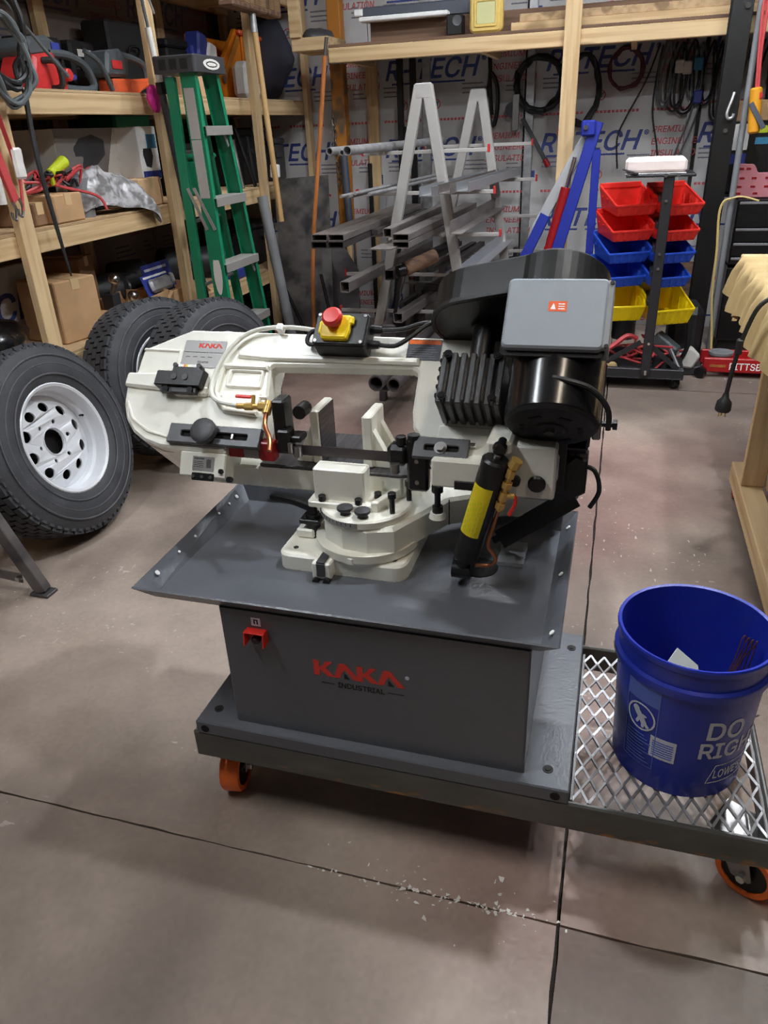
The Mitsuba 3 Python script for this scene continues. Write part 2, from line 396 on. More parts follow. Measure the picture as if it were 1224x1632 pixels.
# ---------------------------------------------------------------- the room
X0, X1, Y0, Y1 = -3.2, 3.4, -3.0, 6.4
struct('wall_left', box(X0-.1, X0, Y0, Y1, 0, CEIL), 'wall')
struct('wall_right', box(X1, X1+.1, Y0, Y1, 0, CEIL), 'wall')
struct('wall_front', box(X0-.1, X1+.1, Y0-.1, Y0, 0, CEIL), 'ceiling')
struct('wall_back', box(X0-.1, X1+.1, Y1, Y1+.1, 0, CEIL), 'wall')
struct('ceiling', box(X0-.1, X1+.1, Y0-.1, Y1+.1, CEIL, CEIL+.1), 'ceiling')
fl = struct('floor', box(X0-.1, X1+.1, Y0-.1, Y1+.1, -.12, -.022), 'concrete_dark')
def slab(x0, x1, y0, y1, seed):
    """A concrete slab whose long edges run slightly ragged along the joint."""
    r = np.random.default_rng(seed); P = []
    def run(p, q, on):
        k = 60; t = np.arange(k)/k; p, q = V(*p), V(*q)
        d = (q-p)/np.linalg.norm(q-p); nn = V(-d[1], d[0])
        w = r.normal(0, .0012, k) if on else np.zeros(k); w[0] = 0
        return [tuple(p+(q-p)*s+nn*e) for s, e in zip(t, w)]
    P = run((x0, y0), (x1, y0), 1)+run((x1, y0), (x1, y1), 1)+run((x1, y1), (x0, y1), 1)+run((x0, y1), (x0, y0), 1)
    return extr(sg.Polygon(P).buffer(0), -.03, 0, bev=0)
g = .0035
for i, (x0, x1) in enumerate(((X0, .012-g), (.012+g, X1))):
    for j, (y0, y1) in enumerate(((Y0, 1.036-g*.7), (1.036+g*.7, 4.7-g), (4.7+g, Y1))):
        part(fl, 'slab', slab(x0, x1, y0, y1, 10+i*3+j), 'concrete_darker' if (i, j) == (1, 0) else 'concrete', False)

r = np.random.default_rng(21); C_ = []
for i in range(150):
    x = r.uniform(-.55, .03) if i % 3 else r.uniform(-.36, -.05); y = 1.036+r.normal(0, .006 if i % 4 else .05); s = r.uniform(.0008, .0030) if i % 9 else .0042
    C_.append(hull(r.normal(0, 1, (7, 3))*[s, s, s*.35]+[x, y, s*.4]))
one('concrete_chips', M_(*C_), 'off_white', 'pale crumbs of concrete scattered along the floor joint before the platform', 'debris', smooth=False, kind='stuff')
# insulation boards on the back wall and the left wall, each a panel with its printing
def insulation_board(wall, fr, w, h, rows, x_text, first, mats=('foam_board', 'ink_blue', 'ink_red', 'ink_grey')):
    """fr: origin at the board's lower left corner, u along the wall, v up, n out of it."""
    part(wall, 'insulation_panel', box(.003, w-.003, 0, h, .0, .03, .002, fr), mats[0], False)
    B, R, Gm = [], [], []
    for i, z in enumerate(rows):
        f = fr.at(x_text+.02*(i % 2), z, .0302)
        B.append(text('R-TECH', .125, f, .0008, True, .28, .70))
        B.append(text('®', .04, f.at(.745, .085), .0008))
        B += [box(.05, .30, -.035, -.022, 0, .0008, 0, f), box(.36, .62, -.035, -.022, 0, .0008, 0, f)]
        for q, s in enumerate(('PREMIUM', 'ENGINEERED', 'INSULATION')):
            R.append(text(s, .040, f.at(.80, .105-.078*q), .0008, True, .15))
        # the row between: small round marks, red small print, grey lines of small print
        for cx in (.16, .42):
            R.append(extr(disc(cx, .36, .034).difference(disc(cx, .36, .026)), 0, .0008, f))
            Gm.append(beam(f(cx-.02, .34, .0005), f(cx+.02, .38, .0005), .012, .0008, 0, up=f.n))
            Gm.append(box(cx-.008, cx+.008, .345, .378, 0, .0008, 0, f))
        for a in np.arange(.0, 1.1, .028):
            if int(a/.028) % 14 in (11, 12, 13): continue
            R.append(box(a, a+.019, .245, .262, 0, .0008, 0, f))
        for a, wd in ((0.0, .16), (.62, .22), (.95, .12)):
            for q in range(3): Gm.append(box(a, a+wd-.03*q, .42+.03*q, .43+.03*q, 0, .0008, 0, f))
        B.append(box(-.10, -.05, .33, .40, 0, .0008, 0, f))
    for m, nm, mt in ((B, 'brand_lettering', mats[1]), (R, 'red_lettering', mats[2]), (Gm, 'small_print', mats[3])):
        m = [x for x in m if x is not None]
        if m: part(wall, nm, M_(*m), mt, False)
rows = (.09, .76, 1.285, 1.82, 2.35)
xb = [-3.19+1.2*i for i in range(6)]
for i, x in enumerate((-3.18, -1.98, -.76, .46, 1.68)):
    insulation_board('wall_back', Fr((x, Y1, 0), (1, 0, 0), (0, 0, 1), (0, -1, 0)).at(0, 0, .012 if i == 3 else 0), 1.2, 2.9, [z+(.03 if i == 3 else 0) for z in rows], .11 if i != 3 else .0, i)
for i, y in enumerate((1.3, 2.5, 3.7, 4.9)):
    insulation_board('wall_left', Fr((X0, y, 0), (0, 1, 0), (0, 0, 1), (1, 0, 0)), 1.2, 2.9, [.38, .97, 1.55, 2.2], .1, i, ('foam_dusty', 'ink_faded', 'ink_brown', 'ink_faded'))
# steel studs standing against the boards
for x in (-1.52, -.735, .40):
    struct('trim_1', box(x-.03, x+.03, Y1-.075, Y1-.032, 0, 2.6, .002), 'galv')

for i, (x, y, L, ax, pw, col) in enumerate(LAMPS):
    k = thing('ceiling_light', ('cool white ceiling strip lamp above the front left floor', 'warm white ceiling strip lamp above the floor before the bucket', 'cool white ceiling strip lamp above the green ladder and rack', 'cool white ceiling strip lamp above the bin cart', 'cool white ceiling strip lamp above the open floor before the back shelf')[i], 'lamp', 'ceiling strip lamps')
    a, b = (L, .06) if ax == 'x' else (.06, L)
    part(k, 'housing', box(x-a-.03, x+a+.03, y-b-.03, y+b+.03, CEIL-.06, CEIL-.002, .01), 'lamp_body')
    m = box(x-a, x+a, y-b, y+b, CEIL-.075, CEIL-.061)
    dk = part(k, 'diffuser', m, 'lamp_body', False)
    scene[dk]['emitter'] = {'type': 'area', 'radiance': rgb(V(*col)*pw)}

k = thing('high_bay_lamp', 'round high bay lamp hanging from the ceiling above the band saw', 'lamp')
part(k, 'shade', lathe([(.05, CEIL-.004), (.06, CEIL-.06), (BAY[2]+.05, CEIL-.16), (BAY[2]+.045, CEIL-.16), (.05, CEIL-.065)], (BAY[0], BAY[1], 0), seg=32, closed=True), 'lamp_body')
dk = part(k, 'diffuser', lathe([(0, CEIL-.150), (BAY[2], CEIL-.150), (BAY[2], CEIL-.140), (0, CEIL-.140)], (BAY[0], BAY[1], 0), seg=32), 'lamp_body', False)
scene[dk]['emitter'] = {'type': 'area', 'radiance': rgb(V(*BAY[4])*BAY[3])}

# ---------------------------------------------------------------- rolling platform
PX0, PX1, PY0, PY1, PZ = -.865, .405, 1.14, 1.69, .243
t = thing('rolling_platform', 'low steel platform on orange casters carrying the band saw and the blue bucket', 'platform')
fw = .012
for nm, (a, b) in {'front': ((PX0, PY0+fw/2), (PX1, PY0+fw/2)), 'rear': ((PX0, PY1-fw/2), (PX1, PY1-fw/2))}.items():
    part(t, 'frame_rail', beam((a[0], a[1], PZ-.0385), (b[0], b[1], PZ-.0385), fw, .077, .004), 'raw_steel')
for x in (PX0+fw/2, -.02, PX1-fw/2):
    part(t, 'frame_rail', beam((x, PY0+fw, PZ-.0385), (x, PY1-fw, PZ-.0385), fw, .077, .004), 'raw_steel')
# expanded metal deck: zigzag strands meeting at the knuckles
S = []
mx0, mx1, my0, my1 = .014, PX1-.016, PY0+.015, PY1-.016
px, py = .034, .066
nx = int((mx1-mx0)/px)
for i in range(nx+1):
    x = mx0+i*px
    for sgn in (1, -1):
        ys = np.arange(my0, my1, py/2); P = []
        for k, y in enumerate(ys):
            P.append((x+sgn*(px/2)*(1 if k % 2 else 0)*1.0, y))
        P = [(min(max(a, mx0), mx1), b) for a, b in P]
        for a, b in zip(P[:-1], P[1:]):
            S.append(beam((a[0], a[1], PZ-.004), (b[0], b[1], PZ-.004), .0055, .004, 0, up=(.25*sgn, 0, 1)))
part(t, 'expanded_metal_deck', M_(*S), 'galv', False, 'grey diamond mesh deck')
def caster(parent, x, y, deg, far=False):
    """A 5 inch swivel caster: plate, fork, wheel with an orange tread, hub, axle."""
    F = rotz((x, y, 0), deg); k = part(parent, 'caster', box(-.05, .05, -.05, .05, .1625, .1665, .002, F), 'steel')
    part(k, 'swivel', lathe([(0, .162), (.036, .162), (.036, .150), (.028, .143), (0, .143)], F(0, 0, 0), (0, 0, 1)), 'steel')
    off = -.035
    for s in (-1, 1):
        part(k, 'fork_plate', extr(rpoly([(-.03, .15), (.04, .15), (off+.022, .055), (off-.022, .055)], .008), s*.031-.002, s*.031+.002, Fr(F(0, 0, 0), F.u, (0, 0, 1)), .001), 'steel')
    ctr = F(off, 0, .0635)
    part(k, 'tread', lathe([(.048, -.024), (.060, -.024), (.0635, -.018), (.0635, .018), (.060, .024), (.048, .024)], ctr, F.v, 40, closed=True), 'orange', label='orange caster tread')
    part(k, 'wheel_core', lathe([(0, -.020), (.020, -.025), (.022, -.018), (.048, -.020), (.048, .020), (.022, .018), (.020, .025), (0, .020)], ctr, F.v, 32), 'black_satin')
    part(k, 'axle_nut', rod(F(off, -.043, .0635), F(off, .043, .0635), .010, 6), 'chrome')
caster(t, PX0+.045, PY0+.115, 98)
caster(t, PX1-.045, PY0+.105, 150)
caster(t, PX0+.075, PY1-.08, 60)
caster(t, PX1-.03, PY1-.08, 40)

# ---------------------------------------------------------------- horizontal band saw on its stand
saw = thing('band_saw', 'cream horizontal metal-cutting band saw on a dark grey cabinet stand with tray', 'band saw')
# stand: base pan, cabinet, tray
bz0, bz1 = PZ+.001, .278
bp = part(saw, 'base_pan', extr(rect(-.852, .008, 1.139, 1.685, .004), bz0, bz1, bev=.003), 'stand_grey')
for x, y in ((-.815, 1.19), (-.04, 1.19), (-.02, 1.62), (-.80, 1.62)):
    part(bp, 'anchor_bolt', M_(lathe([(.011, 0), (.011, .0015), (.006, .0015), (.006, 0)], (x, y, bz1), (0, 0, 1), 16, closed=True), rod((x, y, bz1), (x, y, bz1+.003), .0055, 8)), 'black_matte')
for x in (-.828, -.02):
    part(bp, 'front_hole', rod((x, 1.1395, .259), (x, 1.1375, .259), .010, 16), 'tube_hole')
CX0, CX1, CYf, CYb = -.755, -.087, 1.166, 1.655
cab = part(saw, 'cabinet', extr(rect(CX0, CX1, CYf, CYb, .006), bz1, .598), 'stand_grey')
def kaka(fr, h):
    """The maker's four letters as cut shapes: K, A without a bar, K, A, each leaning on a heavy diagonal."""
    out, blk, x = [], [], 0
    for ch in 'KAKA':
        if ch == 'K':
            for P in ([(0, 0), (.34, 0), (.34, 1), (0, 1)], [(.34, .42), (.72, 1), (1.12, 1), (.66, .5)], [(.34, .58), (.60, .66), (1.22, 0), (.80, 0), (.34, .40)]):
                out.append(extr(affinity.translate(sg.Polygon(P).buffer(0), x, 0), 0, 1))
            x += 1.14
        else:
            out.append(extr(affinity.translate(sg.Polygon([(0, 0), (.36, 0), (.50, .38), (.66, .62), (1.14, 0), (1.52, 0), (.74, 1), (.36, 1)]).buffer(0), x, 0), 0, 1))
            blk.append(extr(affinity.translate(sg.Polygon([(.60, .0), (.62, .40), (.92, 0)]), x, 0), 0, 1))
            x += 1.34
    def sc(ms):
        m = M_(*ms); P = np.array(m.vertices)*[h, h, .0006]
        return fr.mesh(trimesh.Trimesh(P, m.faces, process=False))
    return sc(out), sc(blk), x*h
F = Fr((-.545, CYf-.0003, .456), (1, 0, 0), (0, 0, 1), (0, -1, 0))
lg, lb, lw = kaka(F, .0395)
part(cab, 'brand_lettering', lg, 'logo_red', False, 'red maker lettering')
part(cab, 'brand_shadow', lb, 'black_matte', False)
part(cab, 'registered_mark', text('®', .011, F.at(lw+.008, .022)), 'print_white', False)
part(cab, 'industrial_lettering', text('INDUSTRIAL', .0125, F.at(.053, -.025), width=.105), 'black_matte', False, 'small black lettering')
for a, b in ((.015, .045), (.165, .200)): part(cab, 'lettering_rule', box(a, b, -.0195, -.0182, 0, .0006, 0, F), 'black_matte', False)
# red latch bracket with its black screw and small white sticker
F = Fr((-.668, CYf, .536), (1, 0, 0), (0, 0, 1), (0, -1, 0))
k = part(cab, 'red_bracket', M_(box(-.023, .023, .012, .020, 0, .003, 0, F), box(-.023, .023, -.004, .020, 0, .0015, 0, F), extr(sg.Polygon([(0, .02), (.022, .02), (.026, -.012), (0, -.012)]), -.0015, .0015, Fr(F(-.022), F.n, F.v)), extr(sg.Polygon([(0, .02), (.022, .02), (.026, -.012), (0, -.012)]), -.0015, .0015, Fr(F(.022), F.n, F.v)), box(-.023, .023, .018, .021, 0, .022, .001, F)), 'red', label='small red bracket')
part(k, 'screw', rod(F(0, -.002, 0), F(0, -.002, .018), .010, 12, bev=.003), 'black_satin')
part(cab, 'sticker', M_(box(-.012, .010, .026, .047, 0, .0006, 0, F)), 'print_white', False)
part(cab, 'sticker_print', M_(box(-.006, -.003, .031, .043, .0006, .001, 0, F), box(-.003, .004, .040, .043, .0006, .001, 0, F), box(.001, .004, .031, .040, .0006, .001, 0, F)), 'black_matte', False)
# tray with flared rim
TX0, TX1, TY0, TY1, TZ, RZ, fl_ = -.915, -.072, 1.175, 1.655, .600, .640, .036
th = .003
def flare(a, b, c, d, z0, z1):
    return None
tray = part(saw, 'tray', box(TX0, TX1, TY0, TY1, TZ-.003, TZ+.001), 'stand_grey', False)
def rim(p0, p1, q0, q1):
    """One flared side of the tray: from p0-p1 at the floor to q0-q1 at the rim."""
    p0, p1, q0, q1 = (V(*x) for x in (p0, p1, q0, q1)); n = np.cross(p1-p0, q0-p0); n /= np.linalg.norm(n); o = n*.0022
    h = V(0, 0, .0)
    return hull([p0+o, p1+o, q0+o, q1+o, p0-o, p1-o, q0-o, q1-o])
A = [(TX0, TY0, TZ-.002), (TX1, TY0, TZ-.002), (TX1, TY1, TZ-.002), (TX0, TY1, TZ-.002)]
B = [(TX0-fl_, TY0-fl_, RZ), (TX1+fl_, TY0-fl_, RZ), (TX1+fl_, TY1+fl_, RZ), (TX0-fl_, TY1+fl_, RZ)]
B[0] = (TX0-fl_, TY0-.026, RZ-.010); B[1] = (TX1+fl_, TY0-.026, RZ-.010)
for i in range(4):
    part(tray, 'rim', rim(A[i], A[(i+1) % 4], B[i], B[(i+1) % 4]), 'stand_grey', False)
for s in (.10, .30, .46, .72, .84, .93):
    c = V(TX0, TY0, TZ)*(1-s)+V(TX0, TY1, TZ)*s+V(-fl_*.55, 0, .024)
    n = V(.04, 0, .036); part(tray, 'rim_hole', rod(c+n/np.linalg.norm(n)*.0015, c+n/np.linalg.norm(n)*.0035, .006 if s in (.1, .93) else .0035, 12), 'white')
for s in (.05, .5, .95):
    c = V(TX1, TY0, TZ)*(1-s)+V(TX1, TY1, TZ)*s+V(fl_*.55, 0, .024)
    n = V(-.04, 0, .036); part(tray, 'rim_hole', rod(c+n/np.linalg.norm(n)*.0015, c+n/np.linalg.norm(n)*.0035, .006, 12), 'white')
part(tray, 'dark_disc', lathe([(0, .003), (.036, .004), (.042, .0015), (.042, 0), (0, 0)], (-.236, 1.442, TZ+.001)), 'tube_hole')  # flat round disc on the tray floor, nearly black
part(tray, 'blade_bag', crumple(trimesh.creation.box(bounds=[[-.20, 1.46, TZ+.002], [-.14, 1.56, TZ+.012]]).subdivide().subdivide().subdivide(), .004, 60), 'grey_paint', 30, 'crumpled plastic bag')

# foot, swivel casting, turntable, vise
ft = part(saw, 'foot_plate', extr(rect(-.690, -.384, 1.340, 1.60, .03), TZ+.001, .640, bev=.005), 'cream')
for x, y in ((-.655, 1.375), (-.415, 1.368), (-.655, 1.56)):
    part(ft, 'screw', rod((x, y, .640), (x, y, .6415), .006, 10), 'dark_grey')
arm_top = sg.Polygon([(-.60, 1.46), (-.585, 1.39), (-.53, 1.352), (-.47, 1.345), (-.412, 1.362), (-.325, 1.53), (-.20, 1.60), (-.085, 1.60), (-.085, 1.72), (-.26, 1.72), (-.42, 1.60), (-.52, 1.55), (-.585, 1.52)]).buffer(.012, quad_segs=4).buffer(-.012, quad_segs=4)
sb = part(saw, 'swivel_arm', M_(extr(arm_top, .655, .724, bev=.008, bev0=.004), extr(stad(-.15, 1.665, -.11, 1.665, .045), .65, .84, bev=.006)), 'cream')
part(sb, 'lower_ring', lathe([(0, .641), (.118, .641), (.122, .646), (.122, .664), (0, .668)], (-.50, 1.447, 0), seg=48), 'cream_flat')
part(sb, 'pointer_tab', extr(rpoly([(-.545, 1.335), (-.50, 1.322), (-.478, 1.345), (-.50, 1.40), (-.54, 1.40)], .006), .643, .660, bev=.003), 'cream')
part(sb, 'seam', M_(box(-.3255, -.3235, 1.527, 1.531, .656, .722)), 'label_ink', False)
tt = part(saw, 'turntable', lathe([(0, .742), (.102, .742), (.106, .738), (.106, .724), (0, .724)], (-.50, 1.447, 0), seg=48), 'cream')
sc_ = part(tt, 'angle_scale', extr(disc(0, 0, .1072, 72).difference(disc(0, 0, .1063, 72)).intersection(sg.Polygon([(0, 0), (-.2, -.04), (-.06, -.2), (.02, -.2)])), .726, .738, Fr((-.50, 1.447, 0))), 'silver_label', False)
for a in np.linspace(200, 268, 12):
    c, s = math.cos(math.radians(a)), math.sin(math.radians(a))
    part(sc_, 'tick', rod((-.50+.1071*c, 1.447+.1071*s, .730), (-.50+.1071*c, 1.447+.1071*s, .737), .0008, 4), 'black_matte')
blk = part(saw, 'vise_block', M_(extr(rect(-.612, -.490, 1.408, 1.455, .006), .742, .832, bev=.004), extr(rpoly([(-.625, 1.392), (-.47, 1.392), (-.425, 1.52), (-.44, 1.56), (-.625, 1.50)], .01), .742, .756, bev=.003), extr(rpoly([(-.475, 1.395), (-.458, 1.395), (-.405, 1.53), (-.425, 1.54)], .004), .742, .765, bev=.002)), 'cream')
for x, y in ((-.59, 1.401), (-.503, 1.400), (-.470, 1.440), (-.452, 1.49)):
    part(blk, 'cap_screw', M_(rod((x, y, .756), (x, y, .770), .0085, 12, bev=.001)), 'black_satin')
for x, y in ((-.527, 1.375), (-.484, 1.368)):
    part(tt, 'dome_nut', lathe([(0, .763), (.010, .763), (.018, .760), (.018, .754), (.010, .747), (.012, .742), (0, .742)], (x, y, 0), seg=20), 'dark_grey')
for x, y in ((-.425, 1.40), (-.405, 1.47)):
    part(tt, 'stop_bolt', M_(rod((x, y, .742), (x, y, .778), .006, 10), rod((x, y, .778), (x, y, .792), .0095, 12, bev=.001)), 'black_satin')
bed = part(saw, 'vise_bed', box(-.775, -.40, 1.476, 1.70, .792, .800, .002), 'machined')
part(bed, 'bed_support', M_(extr(rpoly([(-.78, 1.475), (-.42, 1.475), (-.42, 1.66), (-.78, 1.66)], .01), .742, .7915), box(-.92, -.60, 1.478, 1.53, .735, .790, .006)), 'cream')
part(bed, 'lead_screw', rod((-.63, 1.565, .812), (-.50, 1.565, .812), .006, 10), 'black_satin')
def jaw(name, x, flip, zt, label):
    y0, y1 = 1.50, 1.60
    k = part(bed, name, M_(box(x-.011, x+.011, y0, y1, .801, zt, .003),
             extr(sg.Polygon([(0, .801), (flip*.055, .801), (flip*.050, .815), (flip*.010, zt-.035), (0, zt-.02)]).buffer(0), y0+.008, y0+.030, Fr((x, 0, 0), (1, 0, 0), (0, 0, 1), (0, 1, 0)), 0),
             extr(sg.Polygon([(0, .801), (flip*.055, .801), (flip*.050, .815), (flip*.010, zt-.035), (0, zt-.02)]).buffer(0), y1-.030, y1-.008, Fr((x, 0, 0), (1, 0, 0), (0, 0, 1), (0, 1, 0)), 0)), 'cream', label=label)
    part(k, 'jaw_face', box(x-flip*.0115-.0015, x-flip*.0115+.0015, y0+.003, y1-.003, .803, zt-.004), 'machined' if flip < 0 else 'cream_flat', False)  # fixed jaw face drawn dark: its shade is put into the colour
jaw('fixed_jaw', -.635, -1, .932, 'vise jaw with shade painted on its face')
jaw('moving_jaw', -.508, 1, .925, 'cream vise jaw')
# clamp lever at the left of the turntable, table lock at the front
lv = part(saw, 'clamp_lever', M_(rod((-.635, 1.442, .64), (-.635, 1.442, .70), .017, 16), box(-.662, -.612, 1.42, 1.465, .678, .690, .002), rod((-.635, 1.442, .690), (-.635, 1.442, .720), .014, 16, .011), tube([(-.635, 1.442, .712), (-.69, 1.450, .722), (-.745, 1.458, .722)], [.011, .009, .008], 8, 4)), 'black_satin', label='black ratchet clamp lever')
part(lv, 'mount', box(-.672, -.628, 1.42, 1.48, .640, .664, .004), 'cream')
lk = part(saw, 'lock_block', M_(box(-.592, -.548, 1.310, 1.342, TZ+.004, .645, .003), box(-.592, -.548, 1.340, 1.380, .640, .647, .002)), 'cream')
part(lk, 'lock_strap', M_(box(-.580, -.560, 1.307, 1.312, .612, .646, .001), box(-.580, -.560, 1.309, 1.375, .646, .650, .001)), 'dark_grey')
part(lk, 'lock_screw', M_(rod((-.582, 1.318, TZ+.002), (-.582, 1.300, TZ+.002), .008, 8), rod((-.556, 1.318, TZ+.004), (-.556, 1.300, TZ+.004), .008, 8)), 'black_satin')

# ---- the bow, in its own tilted frame: a along, b up the tilt, c out of the face
HP = V(-.55, 1.42, .86); TL = math.radians(45)
H = Fr(HP, (1, 0, 0), (0, math.sin(TL), math.cos(TL)), (0, -math.cos(TL), math.sin(TL)))
outer = [(-.445, .304), (-.50, .278), (-.556, .250), (-.566, .238), (-.568, .182), (-.582, .172), (-.584, .136), (-.578, .095), (-.560, .055), (-.530, .022), (-.495, .002), (-.45, -.010), (-.40, -.013),
         (-.275, -.013), (-.275, .010), (-.197, .014), (-.192, .04), (-.200, .12), (-.212, .205), (-.205, .214), (.130, .224), (.146, .214), (.148, .12), (.156, .080), (.176, .055), (.205, .035), (.205, -.006), (.474, -.006), (.474, .12), (.38, .22), (.37, .304)]
face = rpoly(outer, .006, 3)
bow = part(saw, 'bow_frame', extr(face, -.035, 0, H, .006), 'cream')
left_h = rpoly([(-.445, .298), (-.55, .246), (-.562, .236), (-.564, .18), (-.577, .17), (-.579, .137), (-.573, .095), (-.558, .052), (-.529, .020), (-.494, .000), (-.45, -.012), (-.278, -.012), (-.278, .02), (-.215, .03), (-.205, .12), (-.217, .20), (-.217, .298)], .008, 3)
part(bow, 'idler_wheel_guard', M_(extr(left_h, -.095, -.03, H, 0, .006), extr(left_h.intersection(sg.box(-1, -1, -.33, 1)), -.225, -.03, H, 0, .01)), 'cream')
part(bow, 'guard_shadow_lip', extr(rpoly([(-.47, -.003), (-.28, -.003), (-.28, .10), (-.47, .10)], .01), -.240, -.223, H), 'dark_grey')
right_h = rpoly([(.152, .298), (.152, .12), (.160, .082), (.180, .058), (.205, .04), (.205, .01), (.36, .01), (.36, .298)], .008, 3)
part(bow, 'drive_wheel_guard', extr(right_h, -.13, -.03, H, 0, .01), 'cream')
part(bow, 'blade_exit_block', extr(rect(.212, .392, -.004, .09, .006), -.125, .004, H, .004), 'cream')
part(bow, 'hinge_block', extr(rect(.396, .474, -.004, .14, .006), -.165, .012, H, .005), 'cream')
part(bow, 'lower_housing', M_(box(-.336, -.196, 1.397, 1.47, .817, .880, .004), box(-.192, -.079, 1.388, 1.50, .813, .928, .004)), 'cream')
part(bow, 'hinge_bolt', rod((-.114, 1.388, .850), (-.114, 1.376, .850), .018, 20, bev=.004), 'black_satin')
# raised shapes of the casting
def strip(P, w, h, cc=0.): return extr(sg.LineString(P).buffer(w/2, cap_style=2, join_style=1, quad_segs=4), cc, cc+h, H, min(.004, h*.45))
part(bow, 'raised_edge', M_(strip([(-.30, .238), (-.22, .234), (.145, .238)], .016, .010), strip([(-.562, .243), (-.46, .242), (-.46, .19), (-.50, .176)], .006, .004),
     extr(rpoly([(-.584, .138), (-.45, .130), (-.44, .120), (-.355, .122), (-.355, .145), (-.46, .160), (-.50, .176), (-.584, .174)], .006), 0, .012, H, .005),
     strip([(-.355, .128), (-.20, .130)], .008, .006), strip([(-.568, .10), (-.54, .055), (-.49, .026), (-.43, .014)], .007, .004)), 'cream')
part(bow, 'cast_pocket', M_(strip([(-.215, .205), (-.33, .205), (-.335, .135), (-.30, .09), (-.215, .085)], .012, .012), extr(rect(-.315, -.222, .150, .200, .006).difference(rect(-.305, -.23, .158, .192, .004)), 0, .007, H, .003), extr(rpoly([(-.318, .102), (-.217, .098), (-.217, .142), (-.318, .142)], .006), 0, .006, H, .004)), 'cream')
# name plate
f = H.at(-.452, .200, .0005)
pl = part(bow, 'name_plate', extr(rect(0, .112, 0, .073, .003), 0, .0012, f), 'silver_label')
lg, lb, lw = kaka(f.at(.039, .053, .0013), .0125)
part(pl, 'brand_lettering', lg, 'logo_red', False)
part(pl, 'print_line', M_(box(.004, .108, .040, .0415, .0012, .0016, 0, f), *[box(.045, .075, .012+.003*q, .0135+.003*q, .0012, .0016, 0, f) for q in range(2)], *[box(.010+.02*q, .022+.02*q, .027, .029, .0012, .0016, 0, f) for q in range(4)]), 'label_ink', False)
# blade tension block with the level
f = H.at(-.425, .150, .012)
k = part(bow, 'tension_block', M_(extr(rpoly([(-.062, -.016), (.060, -.016), (.064, .028), (.05, .028), (.05, .034), (-.022, .034), (-.022, .022), (-.062, .022)], .002), 0, .022, f, .002), box(-.045, .05, -.03, -.016, 0, .014, .001, f)), 'black_satin', label='black tension block')
for a, b in ((-.012, .006), (.018, .006)): part(k, 'socket_screw', rod(f(a, b, .022), f(a, b, .025), .008, 12), 'dark_grey')
for a in (-.03, .035): part(k, 'end_screw', rod(f(a, -.024, .014), f(a, -.024, .019), .008, 12), 'black_gloss')
part(k, 'scale_label', box(-.012, .040, .034, .042, .004, .018, .001, f), 'white')
part(k, 'scale_mark', M_(box(.004, .009, .0345, .0415, .0181, .0186, 0, f)), 'orange', False)
part(k, 'scale_mark', M_(box(.009, .014, .0345, .0415, .0181, .0186, 0, f)), 'lime', False)
for a in (-.018, .045): part(k, 'label_post', rod(f(a, .038, .0), f(a, .038, .022), .006, 10), 'black_satin')
# left guide bar with slot and knob
f = H.at(-.307, .022, .002)
k = part(saw, 'guide_bar', extr(rect(-.118, .118, -.024, .024, .002).difference(rect(-.085, .085, -.007, .007, .003)), 0, .013, f, .002), 'plate_grey', label='dark slotted guide bar')
part(k, 'slot_floor', box(-.084, .084, -.0065, .0065, .001, .004, 0, f), 'tube_hole', False)
part(k, 'knob', M_(lathe([(0, .040), (.022, .040), (.030, .036), (.0315, .030), (.030, .020), (.018, .018), (.014, .013), (0, .013)], f(-.018, .002, 0), f.n, 18)), 'dark_grey', label='dark round clamping knob')
part(k, 'slot_nut', box(.045, .05, -.006, .006, .004, .013, 0, f), 'steel', False)
# label box below the left bar, red blade sleeve
f = H.at(-.36, -.013, -.03)
dn = Fr(f(0, 0, 0), (1, 0, 0), (0, .45, .89))
k = part(bow, 'blade_guard_box', box(-.03, .088, -.052, .006, -.02, .028, .003, dn), 'cream')
part(k, 'blade_label', box(.004, .060, -.038, -.004, .028, .0286, 0, dn), 'silver_label', False)
part(k, 'blade_label_print', M_(box(.008, .034, -.011, -.007, .0286, .029, 0, dn), box(.040, .052, -.030, -.010, .0286, .029, 0, dn), *[box(.008, .032, -.017-.004*q, -.0155-.004*q, .0286, .029, 0, dn) for q in range(4)]), 'label_ink', False)
part(k, 'hinge', box(.006, .062, -.060, -.042, .026, .034, .002, dn), 'black_satin')
for a in (.012, .034, .056): part(k, 'hinge_screw', rod(dn(a, -.051, .034), dn(a, -.051, .036), .004, 8), 'steel')
part(k, 'box_screw', M_(rod(dn(.080, -.035, .028), dn(.080, -.035, .034), .006, 10), rod(dn(.100, -.052, .018), dn(.100, -.052, .030), .007, 10)), 'black_satin')
BY, BZ = 1.448, .856
part(saw, 'blade', box(-.83, -.30, BY-.0006, BY+.0006, BZ-.012, BZ+.012), 'tube_dark', False, 'saw blade')
part(saw, 'blade_sleeve', M_(beam((-.825, BY-.012, BZ-.010), (-.735, BY-.012, BZ-.010), .016, .026, .002)), 'dark_red', label='dark red blade guard')
part(saw, 'sleeve_band', M_(beam((-.745, BY-.010, BZ-.002), (-.708, BY-.010, BZ-.002), .030, .046, .003)), 'dark_red')
part(saw, 'sleeve_sticker', box(-.785, -.748, BY-.0215, BY-.0203, BZ-.021, BZ-.001), 'silver_label', False)
ga = part(saw, 'guide_arm', M_(box(-.712, -.682, BY-.005, BY+.045, BZ+.02, BZ+.115, .004), box(-.700, -.670, BY-.018, BY+.02, BZ-.002, BZ+.05, .004), rod((-.652, BY+.01, BZ+.085), (-.652, BY+.05, BZ+.085), .016, 14), box(-.685, -.645, BY-.01, BY+.03, BZ+.02, BZ+.035, .003)), 'black_satin', label='black left blade guide')
